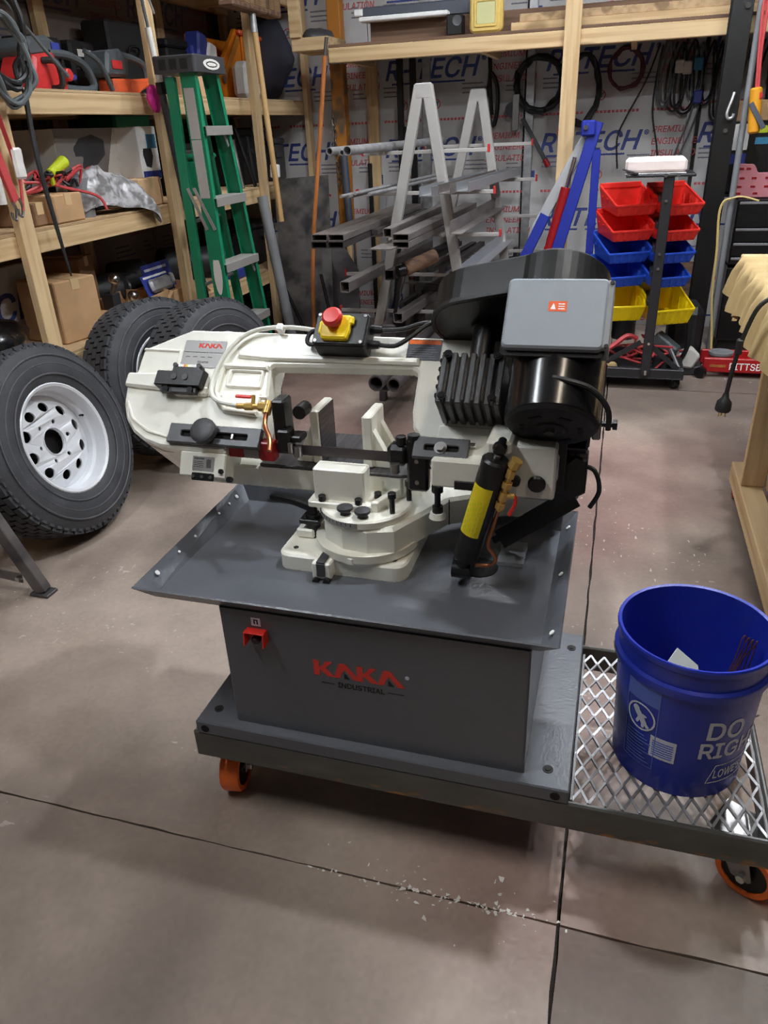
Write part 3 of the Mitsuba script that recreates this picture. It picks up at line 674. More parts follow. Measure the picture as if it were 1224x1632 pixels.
part(ga, 'roller', M_(rod((-.655, BY-.010, BZ-.012), (-.655, BY-.010, BZ+.012), .010, 14), rod((-.668, BY-.02, BZ+.0), (-.668, BY-.02, BZ+.022), .006, 10)), 'steel')
gb = part(saw, 'guide_arm', M_(box(-.446, -.400, BY-.01, BY+.03, BZ-.02, BZ+.03, .01), box(-.400, -.352, BY-.012, BY+.015, BZ-.075, BZ+.05, .006), box(-.36, -.315, BY-.006, BY+.02, BZ-.02, BZ+.022, .002), rod((-.415, BY+.005, BZ+.03), (-.415, BY+.005, BZ+.048), .012, 10), rod((-.385, BY, BZ+.04), (-.385, BY, BZ+.056), .014, 8)), 'black_satin', label='black right blade guide')
part(gb, 'roller', M_(rod((-.425, BY-.016, BZ-.030), (-.425, BY-.016, BZ-.008), .011, 14)), 'steel')
for z in (.03, .0, -.05): part(gb, 'guide_screw', rod((-.376, BY-.012, BZ+z), (-.376, BY-.017, BZ+z), .005, 8), 'steel')
# right guide bar
f = H.at(.228, .030, .006)
k = part(saw, 'guide_bar', extr(rect(-.060, .060, -.024, .024, .002).difference(rect(-.035, .038, -.006, .006, .003)), 0, .012, f, .002), 'plate_grey', label='short dark slotted guide bar')
part(k, 'slot_floor', box(-.034, .037, -.0055, .0055, .001, .004, 0, f), 'tube_hole', False)
part(k, 'slot_bolt', M_(rod(f(.0, 0, .012), f(.0, 0, .014), .014, 18), rod(f(0, 0, .014), f(0, 0, .022), .010, 6)), 'steel')
part(k, 'stop_screw', rod(f(.06, .014, .006), f(.072, .014, .006), .005, 8), 'chrome')
part(bow, 'bed_stop_bolt', M_(rod((-.332, 1.44, .79), (-.332, 1.44, .735), .007, 12), rod((-.332, 1.44, .80), (-.332, 1.44, .785), .013, 14), rod((-.332, 1.44, .750), (-.332, 1.44, .735), .012, 14)), 'black_satin')
part(sb, 'stop_boss', lathe([(0, .735), (.016, .735), (.020, .722), (0, .722)], (-.332, 1.44, 0)), 'cream')
part(bow, 'stop_plate', box(-.285, -.225, 1.392, 1.3975, .817, .836, .001), 'black_satin')
# coolant hose: clear tube to a brass valve and copper nozzle
part(saw, 'coolant_hose', tube([H(-.085, .300, .012), H(-.16, .310, .012), H(-.235, .306, .014), H(-.29, .285, .014), H(-.325, .235, .016), H(-.343, .17, .016), H(-.335, .125, .022), H(-.305, .100, .03), H(-.245, .090, .034)], .0055, 8, 6), 'hose_clear', label='clear coolant hose')
part(saw, 'hose_clip', box(-.212, -.196, .298, .316, .0, .022, .002, H), 'white')
k = part(saw, 'coolant_valve', M_(rod(H(-.255, .090, .034), H(-.19, .092, .034), .0065, 10), rod(H(-.235, .090, .034), H(-.215, .091, .034), .009, 6), rod(H(-.20, .092, .034), H(-.175, .092, .034), .011, 6), rod(H(-.178, .075, .034), H(-.178, .105, .034), .010, 12)), 'brass', label='brass coolant valve')
part(k, 'lever', box(-.262, -.222, .108, .116, .036, .042, .002, H), 'red')
part(k, 'lever_stem', rod(H(-.215, .092, .034), H(-.215, .115, .044), .005, 8), 'brass')
part(saw, 'nozzle', tube([H(-.178, .082, .034), H(-.172, .045, .04), H(-.150, .010, .046), H(-.142, -.02, .05)], .0055, 8, 5), 'copper')
# switch box with the emergency stop
f = H.at(-.036, .272, .004)
k = part(saw, 'switch_box', extr(rect(-.060, .064, -.030, .052, .006), 0, .052, f, .004), 'black_tex', label='black switch box')
part(k, 'box_lid', extr(rect(-.059, .063, -.029, .051, .006), .0525, .058, f, .002), 'black_satin')
f2 = f.at(-.006, .012, .058)
e = part(k, 'stop_flap', M_(extr(rpoly([(-.030, -.034), (.030, -.034), (.034, -.012), (.034, .026), (-.034, .026), (-.034, -.012)], .006), 0, .014, f2, .004), box(.026, .040, .004, .024, 0, .012, .003, f2), box(-.040, -.028, -.02, .012, 0, .010, .003, f2)), 'yellow', label='yellow switch flap')
part(k, 'stop_button', lathe([(0, .044), (.018, .043), (.023, .038), (.0235, .030), (.018, .026), (.016, .014), (0, .014)], f2(-.002, .006, 0), f2.n, 28), 'estop_red', label='red stop button')
for b in (-.01, .028): part(k, 'cable_gland', rod(f(.064, b, .026), f(.090, b, .026), .011, 12, .009), 'black_satin')
for a, b in ((-.052, -.022), (.056, -.022), (.056, .044), (-.052, .044)): part(k, 'lid_screw', rod(f(a, b, .058), f(a, b, .0595), .004, 8), 'steel')
part(saw, 'power_cord', tube([f(.09, .028, .026), f(.14, .030, .03), f(.19, .050, .026), f(.26, .055, .01), f(.34, .05, .0)], .0052, 8), 'cable_black', label='black cord')
part(saw, 'power_cord', tube([f(.09, -.01, .026), f(.13, -.012, .03), f(.165, .015, .03), f(.20, .045, .03), f(.245, .052, .012)], .0052, 8), 'cable_black')
part(saw, 'power_cord', tube([f(-.060, .03, .02), f(-.085, .02, .018), f(-.088, -.005, .016), f(-.062, -.012, .016)], .005, 8), 'cable_black')
f = H.at(.112, .244, .0004)
k = part(bow, 'warning_label', box(0, .078, 0, .052, 0, .0008, 0, f), 'label_dark', False)
part(k, 'warning_band', box(.002, .076, .040, .051, .0008, .0012, 0, f), 'orange', False)
part(k, 'warning_print', M_(*[box(.005, .072-.006*(q % 3), .004+.0055*q, .0058+.0055*q, .0008, .0012, 0, f) for q in range(6)]), 'ink_grey', False)
# gearbox with cooling fins, input shaft, belt cover, motor
gx0, gx1, gy0, gy1 = .222, .348, .096, .207
gb_ = part(saw, 'gearbox', extr(rect(gx0+.004, gx1-.004, gy0+.006, gy1-.002, .006), 0, .098, H, .004), 'cast_black', label='black finned gearbox')
nf = 7
for i in range(nf):
    a = gx0+(gx1-gx0-.008)*i/(nf-1)
    part(gb_, 'fin', M_(box(a-.001, a+.0115, gy0-.004, gy1, .004, .110, .002, H)), 'cast_black')
for i in range(5): part(gb_, 'side_fin', box(gx0-.007, gx0+.006, gy0+.012+.02*i, gy0+.022+.02*i, .006, .10, .002, H), 'black_gloss')
for a, b in ((gx0+.012, gy0+.008), (gx1-.012, gy0+.008), (gx0+.012, gy1-.008), (gx1-.012, gy1-.008)):
    part(gb_, 'cover_screw', M_(rod(H(a, b, .100), H(a, b, .117), .009, 12), rod(H(a, b, .117), H(a, b, .119), .006, 6)), 'black_gloss')
part(saw, 'shaft_housing', M_(lathe([(0, .19), (.025, .19), (.025, .29), (.032, .29), (.032, .36), (0, .36)], H(.292, 0, .055), H.v, 28)), 'black_satin')
Fb = Fr(H(0, 0, 0), H.u, -H.n, H.v)        # u along, v = into the face, n up the tilt
cov = stad(.275, -.055, .437, -.105, .098).union(disc(.437, -.105, .104, 48)).buffer(.01).buffer(-.01)
bc = part(saw, 'belt_cover', extr(cov, .300, .392, Fb, .010, .006), 'black_satin', 40, 'black belt cover')
part(bc, 'cover_rim', extr(cov.buffer(.004).difference(cov.buffer(-.004)), .300, .310, Fb, .001), 'black_tex')
MC, MN, MR = .456, .105, .091
mo = part(saw, 'motor', lathe([(0, .060), (MR-.003, .060), (MR, .064), (MR, .225), (MR-.004, .24), (.05, .26), (0, .262)], H(MC, 0, MN), H.v, 56), 'black_gloss', 40, 'black round motor')
part(mo, 'end_cap', lathe([(0, .046), (.030, .046), (.032, .050), (MR-.022, .051), (MR-.007, .054), (MR-.001, .0605), (0, .0605)], H(MC, 0, MN), H.v, 56), 'black_matte')
part(mo, 'end_boss', lathe([(0, .040), (.010, .040), (.014, .047), (0, .047)], H(MC, 0, MN), H.v, 20), 'black_satin')
for a in np.arange(0, 360, 60):
    c, s = math.cos(math.radians(a)), math.sin(math.radians(a))
    part(mo, 'vent_slot', box(-.012, .012, -.004, .004, 0, .0012, 0, Fr(H(MC+.055*c, .0506, MN+.055*s), H.u*(-s)+H.n*c, H.u*c+H.n*s, -H.v)), 'tube_hole', False)
part(saw, 'motor_mount', M_(box(MC-.085, MC+.072, .05, .29, -.010, .012, .003, H), box(MC-.06, MC-.04, .09, .22, .0, .05, .002, H), box(MC+.05, MC+.07, .09, .26, .0, .05, .002, H), box(MC+.076, MC+.094, .10, .24, -.05, .03, .003, H), rod(H(MC+.09, .125, -.02), H(MC+.125, .125, -.02), .006, 10), rod(H(MC+.116, .125, -.02), H(MC+.125, .125, -.02), .011, 10)), 'black_satin')
# capacitor and contact box on the motor, tilted a little more than the bow
fbx = Fr(H(.449, .150, .205), (1, -.02, .01), (0, .66, .75)); fbx = Fr(fbx.o, fbx.u, fbx.v-fbx.u*np.dot(fbx.u, fbx.v))
mb = part(saw, 'motor_box', extr(rect(-.094, .094, .020, .158, .008), -.050, -.012, fbx, .002), 'dark_grey', label='grey motor terminal box')
part(mb, 'box_lid', extr(rect(-.096, .090, .016, .160, .010), -.011, .006, fbx, .004), 'box_grey', label='pale grey box lid')
part(mb, 'box_gasket', extr(rect(-.099, .093, .006, .164, .010), -.014, -.010, fbx), 'black_matte')
part(mb, 'box_side', extr(rect(.084, .100, .020, .158, .004), -.05, .002, fbx, .002), 'grey_paint')
part(mb, 'warning_label', box(-.016, .018, .090, .111, .006, .0066, 0, fbx), 'tool_orange', False, 'orange sticker')
part(mb, 'warning_print', M_(extr(sg.Polygon([(-.012, .094), (-.002, .094), (-.007, .107)]), .0066, .007, fbx), *[box(.002, .014, .094+.005*q, .096+.005*q, .0066, .007, 0, fbx) for q in range(3)]), 'white', False)
part(mb, 'neck', box(-.05, .05, .03, .13, -.105, -.049, .004, fbx), 'black_satin')
for a, b in ((.095, .152), (.095, .024)): part(mb, 'corner_screw', rod(fbx(a, b, -.012), fbx(a, b, .004), .004, 8), 'black_satin')
part(saw, 'power_cord', tube([fbx(-.015, .022, -.03), fbx(-.015, -.010, -.025), fbx(-.005, -.030, -.015), fbx(.03, -.040, -.01), fbx(.075, -.050, -.02), fbx(.108, -.075, -.05), fbx(.112, -.105, -.08)], .0055, 8), 'cable_black', label='black motor cord')
part(mb, 'cord_gland', rod(fbx(-.015, .026, -.03), fbx(-.015, .002, -.028), .011, 12, .009), 'black_satin')
# hydraulic feed cylinder
h0, h1 = V(-.262, 1.362, .640), V(-.183, 1.345, .945)
hd = h1-h0; hl = np.linalg.norm(hd); hu, hv, hn = frame_on(hd)
hy = part(saw, 'feed_cylinder', lathe([(0, .0), (.024, .0), (.0285, .006), (.0285, .245), (.024, .25), (0, .25)], h0+hn*.035, hd, 28), 'black_satin', label='black hydraulic feed cylinder')
toward = V(.12, -1.0, .35); toward -= hn*np.dot(toward, hn); toward /= np.linalg.norm(toward)
side = np.cross(hn, toward)
ang = np.linspace(-1.25, .45, 13); R_ = .0289; prof = []
Pt = np.vstack([h0+hn*(.035+tt)+R_*(np.cos(a)*toward+np.sin(a)*side) for tt in (.072, .192) for a in ang])
part(hy, 'warning_label', trimesh.Trimesh(Pt, [q for j in range(12) for q in ((j, j+1, j+14), (j, j+14, j+13))], process=False), 'sticker_yellow', True, 'yellow label')
part(hy, 'label_print', M_(*[rod(h0+hn*(.115+.0045*q)+  .0291*(math.cos(a)*toward+math.sin(a)*side), h0+hn*(.117+.0045*q)+  .0291*(math.cos(a)*toward+math.sin(a)*side), .0012, 4) for q in range(18) for a in (-.9, -.7, -.5, -.3, -.1, .1) if (q*7+int(a*10)) % 3]), 'lime', False)
part(hy, 'rod', rod(h0+hn*.28, h1, .008, 12), 'chrome')
part(hy, 'rod_end', M_(blob(h1-hn*.008, .015), rod(h1+V(0, .02, 0), h1-V(0, .022, 0), .009, 12)), 'black_gloss')
part(hy, 'lower_eye', M_(rod(h0-V(.02, 0, 0), h0+V(.02, 0, 0), .018, 16), rod(h0, h0+hn*.04, .014, 14)), 'black_satin')
part(saw, 'cylinder_bracket', M_(box(-.215, -.165, 1.36, 1.46, .915, .945, .006), extr(disc(0, 0, .030), 0, .03, H.at(.367, .055, 0), .006)), 'cream')
part(sb, 'cylinder_foot', box(-.285, -.25, 1.375, 1.60, .632, .662, .006), 'black_satin')
vs = h0+side*.0+V(.036, -.012, 0)
vk = part(hy, 'needle_valve', M_(rod(vs+hn*.17, vs+hn*.275, .006, 10), rod(vs+hn*.176, vs+hn*.190, .011, 6), rod(vs+hn*.197, vs+hn*.214, .0095, 10), rod(vs+hn*.226, vs+hn*.238, .011, 6), rod(vs+hn*.250, vs+hn*.268, .010, 6), rod(vs+hn*.205, vs+hn*.205+V(.024, -.004, .004), .006, 10), rod(vs+hn*.274, vs+hn*.29+V(.004, 0, 0), .0125, 8)), 'brass', label='brass feed valve')
part(vk, 'valve_lever', tube([vs+hn*.205+V(.024, -.004, .004), vs+hn*.19+V(.028, -.006, 0), vs+hn*.165+V(.024, -.008, 0)], .004, 6, 3), 'red', label='red valve lever')
part(vk, 'copper_line', tube([vs+hn*.17, vs+hn*.13+V(.0, 0, 0), vs+hn*.085+V(.002, -.004, 0), vs+hn*.065+V(.018, -.006, 0), vs+hn*.05+V(.028, -.004, 0), vs+hn*.03+V(.020, 0, 0), vs+hn*.025+V(-.01, .0, 0)], .0042, 8), 'copper', label='bent copper line')
# chip chute, limit switch and rear linkage below the motor
part(saw, 'chip_chute', M_(beam((-.205, 1.50, .650), (-.045, 1.50, .775), .07, .020, .003, up=(0, .3, 1)), beam((-.195, 1.463, .668), (-.04, 1.463, .79), .006, .045, .001, up=(0, .3, 1))), 'black_satin', label='black chip chute')
part(saw, 'limit_switch', M_(extr(rpoly([(-.085, .755), (-.02, .80), (-.02, .875), (-.045, .885), (-.085, .845)], .004), 0, .06, Fr((0, 1.52, 0), (1, 0, 0), (0, 0, 1), (0, -1, 0)), .004)), 'black_satin', label='black limit switch box')
part(saw, 'power_cord', tube([(-.035, 1.47, .86), (-.005, 1.46, .855), (.008, 1.46, .81), (-.008, 1.46, .77)], .005, 8), 'cable_black')
part(saw, 'hinge_plate', M_(box(-.082, -.062, 1.44, 1.66, .80, .935, .003), box(-.080, -.045, 1.50, 1.56, .90, 1.02, .003), rod((-.055, 1.48, .90), (-.03, 1.48, .94), .008, 8), box(-.06, -.02, 1.48, 1.53, .895, .93, .003)), 'black_satin')
part(saw, 'lower_bolt', rod((-.155, 1.375, .86), (-.155, 1.36, .86), .010, 12), 'black_satin')
# legs of the far side: return flanges that carry the chute
# ---------------------------------------------------------------- bucket
bx, by, bz = .222, 1.345, PZ-.001
bk = thing('bucket', 'blue plastic five gallon pail on the mesh end of the steel platform', 'bucket')
Hh = .345
ro = lambda z: .131+(.1475-.131)*z/Hh
prof = [(0, .004), (ro(0)-.008, .004), (ro(0)-.006, 0), (ro(0), .004), (ro(.268), .268), (ro(.268)+.008, .270), (ro(.282)+.009, .284), (ro(.282)+.008, .288), (ro(.29), .291), (ro(.325), .325), (ro(.33)+.004, .330), (ro(.34)+.005, .341), (ro(.345)+.003, .345), (ro(.34)-.003, .343), (ro(.28)-.004, .28), (ro(.01)-.004, .012), (0, .012)]
part(bk, 'pail', lathe(prof, (bx, by, bz), seg=72), 'pail_blue', 30, 'blue pail body')
def onpail(m, phi0, z0, lift=.0006):
    """Bends flat printing (x round the pail, y up, z out) onto its wall."""
    m = m.subdivide_to_size(.012) if True else m
    P = np.array(m.vertices); z = z0+P[:, 1]; rr = np.array([ro(q) for q in z])+lift+P[:, 2]
    ph = phi0+P[:, 0]/.139
    return trimesh.Trimesh(np.c_[bx+rr*np.cos(ph), by+rr*np.sin(ph), bz+z], m.faces, process=False)
d0 = math.atan2(-by, -bx)                    # the side that faces the camera
# angles grow to the right as seen from outside
def T_(s, h, x, z, bold=True, width=None, slant=0.): return onpail(text(s, h, W, .0004, bold, slant, width), d0+x/.139, z)
part(bk, 'white_lettering', M_(T_('DO', .044, .055, .170, width=.078), T_('RIGHT', .040, .047, .118, width=.155)), 'print_white', False, 'white DO RIGHT lettering')
part(bk, 'store_lettering', M_(T_('LOWE’S', .022, .088, .058, width=.075), onpail(extr(rpoly([(0, 0), (.10, 0), (.115, .05), (.015, .05)], .002).difference(rpoly([(.002, .002), (.098, .002), (.113, .048), (.017, .048)], .002)), 0, .0004), d0+.073/.139, .045)), 'print_white', False)
pn = [extr(rect(0, .075, 0, .215).difference(rect(.002, .073, .002, .213)), 0, .0004), extr(rect(.002, .073, .165, .213), 0, .0004)]
part(bk, 'warning_panel', onpail(M_(*pn), d0-.112/.139, .055), 'print_blue', False, 'pale blue printed warning panel')
el = affinity.scale(sg.Point(.0375, .125).buffer(1, quad_segs=10), .033, .034)
el2 = affinity.scale(sg.Point(.0375, .125).buffer(1, quad_segs=10), .029, .030)
baby = [disc(.026, .140, .008, 12), sg.LineString([(.028, .136), (.040, .122), (.046, .112)]).buffer(.007, quad_segs=3), sg.LineString([(.036, .124), (.030, .108)]).buffer(.0035, quad_segs=3), sg.LineString([(.044, .114), (.054, .106)]).buffer(.004, quad_segs=3), sg.LineString([(.044, .112), (.044, .102)]).buffer(.0035, quad_segs=3), sg.LineString([(.032, .130), (.048, .130)]).buffer(.003, quad_segs=3)]
part(bk, 'warning_picture', onpail(M_(extr(el.difference(el2), 0, .0004), *[extr(q, 0, .0004) for q in baby]), d0-.112/.139, .055, .001), 'print_white', False)
part(bk, 'warning_text', onpail(M_(*[box(.008, .066-.008*(q % 3), .010+.0085*q, .0135+.0085*q, 0, .0004) for q in range(9)]), d0-.112/.139, .055, .001), 'print_blue', False)
part(bk, 'white_block', onpail(extr(rect(0, .052, 0, .056), 0, .0004), d0-.048/.139, .092), 'print_white', False)
part(bk, 'block_print', onpail(M_(*[box(.005, .047, .007+.006*q, .010+.006*q, 0, .0004) for q in range(7)]), d0-.048/.139, .092, .0011), 'print_blue', False)
part(bk, 'wire_handle', tube([(bx+.153*math.cos(a), by+.153*math.sin(a), bz+.285-.035*math.sin((a-d0-.2+PI/2))**1) for a in np.linspace(d0-1.35, d0-1.0, 8)], .002, 6, 3), 'steel')
a = d0-2.0
part(bk, 'handle_ear', rod((bx+.145*math.cos(a), by+.145*math.sin(a), bz+.29), (bx+.162*math.cos(a), by+.162*math.sin(a), bz+.29), .014, 14), 'pail_blue')
pp = Fr((bx-.02, by-.02, bz+.235), (.86, .5, -.1), (-.3, .5, .8)); pp = Fr(pp.o, pp.u, pp.v-pp.u*np.dot(pp.u, pp.v))
one('paper_scrap', extr(sg.Polygon([(-.05, -.06), (.045, -.06), (.045, .01), (.004, .05), (-.05, .0)]), 0, .0015, pp), 'paper', 'pale green paper scrap standing inside the blue bucket', 'paper')
cd = one('cardboard_scrap', extr(rpoly([(-.055, -.09), (.055, -.09), (.05, .06), (-.05, .06)], .01), 0, .004, Fr((bx-.005, by+.01, bz+.105), (1, .2, 0), (-.1, .3, .95))), 'cardboard_dark', 'brown card piece deep inside the blue bucket', 'cardboard')
wr = [tube([(bx+.02+.008*q, by-.02, bz+.10), (bx+.075+.006*q, by+.0+.006*q, bz+.24), (bx+.090+.008*q, by+.012, bz+.318-.006*q), (bx+.098+.007*q, by+.02, bz+.300), (bx+.088+.008*q, by+.03, bz+.18)], .0014, 5) for q in range(4)]
one('copper_wires', M_(*wr), 'copper', 'thin copper wires bent over inside the blue bucket', 'wire', kind='stuff')

# ---------------------------------------------------------------- wheels by the shelves
def wheel(rimc, az, lean, label, rim='white_wheel', R=.395):
    a, l = math.radians(az), math.radians(lean)
    N = V(math.cos(a)*math.cos(l), math.sin(a)*math.cos(l), math.sin(l)); rc = V(*rimc); c = rc-N*.098
    t = thing('trailer_wheel', label, 'wheel', 'trailer wheels')
    s = .395
    pr = [(.222, -.092), (.232, -.102), (.275, -.116), (.320, -.117), (.355, -.106), (.378, -.092), (.384, -.085), (.384, .085), (.378, .092), (.355, .106), (.320, .117), (.275, .116), (.232, .102), (.222, .092), (.21, .08), (.21, -.08)]
    part(t, 'tire', lathe(pr, c, N, 64, closed=True), 'rubber', 40)
    u, v, n = frame_on(N); L = []
    for i, (w0, w1) in enumerate(((-.084, -.054), (-.049, -.018), (-.014, .014), (.018, .049), (.054, .084))):
        for k in range(44):
            th = (k+.5*(i % 2))*2*PI/44; e = u*math.cos(th)+v*math.sin(th); f = np.cross(n, e)
            L.append(box(-.0235, .0235, w0, w1, .382, .395, 0, Fr(c, f, n, e)))
    part(t, 'tread', M_(*L), 'rubber', False, kind='stuff')
    S = []
    for k in range(66):
        th = k*2*PI/66; e = u*math.cos(th)+v*math.sin(th); f = np.cross(n, e)
        for sg_ in (1,):
            S.append(box(-.010, .010, .086, .0945, .366, .384, 0, Fr(c, f, n, e)))
    part(t, 'shoulder_ribs', M_(*S), 'rubber', False, kind='stuff')
    part(t, 'sidewall_ring', M_(*[lathe([(r, .1155), (r+.004, .1185), (r+.008, .1155)], c, N, 64) for r in (.258, .300, .335)]), 'rubber_dust', 40)
    if rim:
        rm = part(t, 'rim', lathe([(.226, .094), (.229, .100), (.224, .103), (.214, .098), (.208, .085), (.206, .050), (.196, .040), (.190, -.02), (.188, -.09), (.194, -.09), (.215, .08)], c, N, 56, closed=True), rim, label='silver white steel rim')
        g = disc(0, 0, .192, 64)
        for k in range(10): g = g.difference(affinity.rotate(affinity.scale(sg.Point(.143, 0).buffer(1, quad_segs=5), .020, .024), k*36+8, origin=(0, 0)))
        for k in range(6): g = g.difference(disc(.083*math.cos(k*PI/3), .083*math.sin(k*PI/3), .009, 12))
        g = g.difference(disc(0, 0, .052, 40))
        fr = Fr(c, u, v, n)
        m = extr(g, .018, .026, fr)
        P = np.asarray(m.vertices); q = np.linalg.norm((P-c)-np.outer((P-c)@n, n), axis=1)
        P = P+np.outer(.014*np.exp(-((q-.115)/.03)**2)-.012*(q > .17), n)
        part(rm, 'wheel_disc', trimesh.Trimesh(P, m.faces, process=False), rim, 40)
        part(rm, 'hub_lip', lathe([(.052, .024), (.056, .034), (.060, .026)], c, N, 36), rim)
        part(rm, 'valve', rod(fr(.198, .045, .02), fr(.185, .042, .055), .005, 8), 'black_satin')
        part(rm, 'inner_dark', lathe([(0, -.02), (.185, -.02), (.185, -.03), (0, -.03)], c, N, 30), 'tube_hole')
    return t
wheel((-2.085, 2.345, .429), 0, 16.4, 'trailer wheel with silver rim leaning at front, nearest the band saw')
wheel((-2.10, 3.20, .425), -14, 12, 'black tire standing against the shelf, its tread beside the silver rimmed wheel')
wheel((-1.79, 3.24, .42), -14, 10, 'black tire half hidden behind the saw bow, leaning on another tire')

# ---------------------------------------------------------------- timber shelf along the left wall
SX = -2.5
sh = thing('timber_shelf', 'long pine lumber shelf unit against the left wall', 'shelf')
posts = (1.65, 2.85, 4.10, 5.33, 6.30)
for y in posts:
    part(sh, 'post', box(SX, SX+.038, y-.0445, y+.0445, .001, 2.75, .003), 'wood_z', False)
    part(sh, 'rear_post', box(-3.16, -3.122, y-.0445, y+.0445, .001, 2.75, .003), 'wood_z', False)
LV = (.595, 1.160, 1.715, 2.42)
for z in LV:
    for y0, y1 in zip(posts[:-1], posts[1:]):
        part(sh, 'front_rail', box(SX-.0385, SX-.0005, y0+.0005, y1-.0005, z-.089-.012, z-.0125, .003), 'wood_y', False)
        part(sh, 'rear_rail', box(-3.121, -3.084, y0+.0005, y1-.0005, z-.101, z-.0125, .003), 'wood_y', False)
        part(sh, 'shelf_board', box(-3.12, SX-.001, y0+.001, y1-.001, z-.012, z, .001), 'plywood', False)
        part(sh, 'joist', box(-3.083, SX-.039, (y0+y1)/2-.019, (y0+y1)/2+.019, z-.10, z-.0125, 0), 'wood_x', False)

def carton(name, x, y, z, sx, sy, sz, deg, label, m='cardboard', group=None, open_=False, tilt=0):
    """A cardboard box: walls, folded flaps, tape; z is what it stands on."""
    F = rotz((x, y, z), deg); t = thing('cardboard_box', label, 'box', group)
    if tilt: F = Fr(F.o, F.u*math.cos(tilt)+V(0, 0, math.sin(tilt)), F.v)
    if open_:
        w = .005
        part(t, 'body', M_(box(-sx/2, sx/2, -sy/2, sy/2, .001, .006, 0, F), box(-sx/2, -sx/2+w, -sy/2, sy/2, .006, sz, 0, F), box(sx/2-w, sx/2, -sy/2, sy/2, .006, sz, 0, F), box(-sx/2, sx/2, -sy/2, -sy/2+w, .006, sz, 0, F), box(-sx/2, sx/2, sy/2-w, sy/2, .006, sz, 0, F)), m, False)
        for s in (-1, 1): part(t, 'flap', box(-sx/2, sx/2, 0, .006+sy*.42, -.002, .002, 0, Fr(F(0, s*sy/2, sz), F.u, F.v*s*.75+V(0, 0, -.55))), m, False)
    else:
        part(t, 'body', crumple(box(-sx/2, sx/2, -sy/2, sy/2, .001, sz, .006, F).subdivide_to_size(.12), .004, 9, int(x*100) % 50), m, 30)
        part(t, 'tape', M_(box(-sx/2-.0015, sx/2+.0015, -.024, .024, sz-.05, sz+.0015, 0, F)), 'tape', False)
        part(t, 'flap_line', box(-sx/2-.001, sx/2+.001, -.0012, .0012, sz-.002, sz+.002, 0, F), 'label_ink', False)
    return t, F

# ---- top shelf
z1 = LV[2]+.001
def coil(name, c, r, turns, wire, m, label, cat='cable coil', nrm=(1, 0, 0), squash=1.25, grp=None, jit=.012, seed=1):
    rr = np.random.default_rng(seed); u, v, n = frame_on(nrm); up = V(0, 0, 1)-n*n[2]; up /= np.linalg.norm(up); s = np.cross(up, n); P = []
    for k in range(turns*14):
        a = k*2*PI/14; q = r*(1+rr.normal(0, .05)); P.append(V(*c)+s*q*math.cos(a)+up*q*squash*math.sin(a)+n*rr.normal(0, jit))
    return one(name, tube(P, wire, 7, 3), m, label, cat, grp)
coil('cable_coil', (-2.40, 2.885, 1.93), .13, 7, .011, 'cable_black', 'thick black cable coil hanging on the shelf post beside the red chain tool', squash=1.7)
coil('cable_coil', (-2.385, 2.875, 1.80), .115, 4, .009, 'cable_grey', 'grey cable coil hanging below the black coil on the shelf post', squash=1.35, seed=4)
one('pry_rod', tube([(-2.44, 3.00, 1.70), (-2.425, 2.965, 1.45), (-2.42, 2.98, 1.18), (-2.415, 3.0, .95)], [.012, .011, .010, .004], 8, 5), 'tool_dark', 'long thin dark rod hanging in front of the shelves', 'rod')
one('antenna_rod', tube([(-2.46, 3.02, 2.02), (-2.47, 3.20, 1.88), (-2.48, 3.36, 1.765)], [.005, .007, .009], 8, 3), 'cable_grey', 'thin grey rod leaning across the red and grey saw', 'rod')
cb = thing('chain_binder', 'red load binder with hooks hanging at the left end of the shelf', 'tool')
part(cb, 'strap', beam((-2.43, 2.80, 1.62), (-2.43, 2.83, 1.44), .004, .022, .001, up=(1, 0, 0)), 'cable_red')
part(cb, 'arm', extr(sg.Polygon([(2.70, 1.55), (2.745, 1.55), (2.80, 1.30), (2.765, 1.28)]), -2.44, -2.425, Fr((0, 0, 0), (0, 1, 0), (0, 0, 1), (1, 0, 0)), .002), 'cable_red')
part(cb, 'link', tube([(-2.43, 2.84, 1.44), (-2.43, 2.835, 1.36), (-2.43, 2.81, 1.25)], .007, 6, 4), 'cable_red')
for y, z in ((2.76, 1.26), (2.80, 1.27)):
    part(cb, 'hook', tube([(-2.43, y, z+.03), (-2.43, y+.012, z), (-2.43, y, z-.04), (-2.43, y-.018, z-.03), (-2.43, y-.016, z-.01)], .006, 6, 4), 'steel')
one('plastic_tag', crumple(box(-2.435, -2.415, 2.815, 2.875, 1.37, 1.49, .015).subdivide_to_size(.02), .004, 30), 'off_white', 'pale plastic tag hanging from the red load binder', 'tag')
# red and grey electric chain saw lying on its side
tk = thing('chain_saw', 'red and grey electric chain saw on the top shelf', 'power tool')
part(tk, 'body', crumple(extr(rpoly([(3.36, z1), (3.62, z1), (3.64, z1+.08), (3.56, z1+.17), (3.42, z1+.15), (3.36, z1+.06)], .02), -2.86, -2.68, Fr((0, 0, 0), (0, 1, 0), (0, 0, 1), (1, 0, 0)), .015), .004, 20), 'tool_red')
part(tk, 'rear_handle', tube([(-2.73, 3.58, z1+.17), (-2.72, 3.72, z1+.165), (-2.72, 3.84, z1+.125), (-2.72, 3.88, z1+.03), (-2.72, 3.72, z1+.018), (-2.73, 3.60, z1+.03)], .020, 10, 5), 'tool_grey')
part(tk, 'front_handle', tube([(-2.68, 3.46, z1+.13), (-2.63, 3.50, z1+.12), (-2.63, 3.51, z1+.03), (-2.68, 3.50, z1+.015)], .014, 8, 5), 'tool_dark')
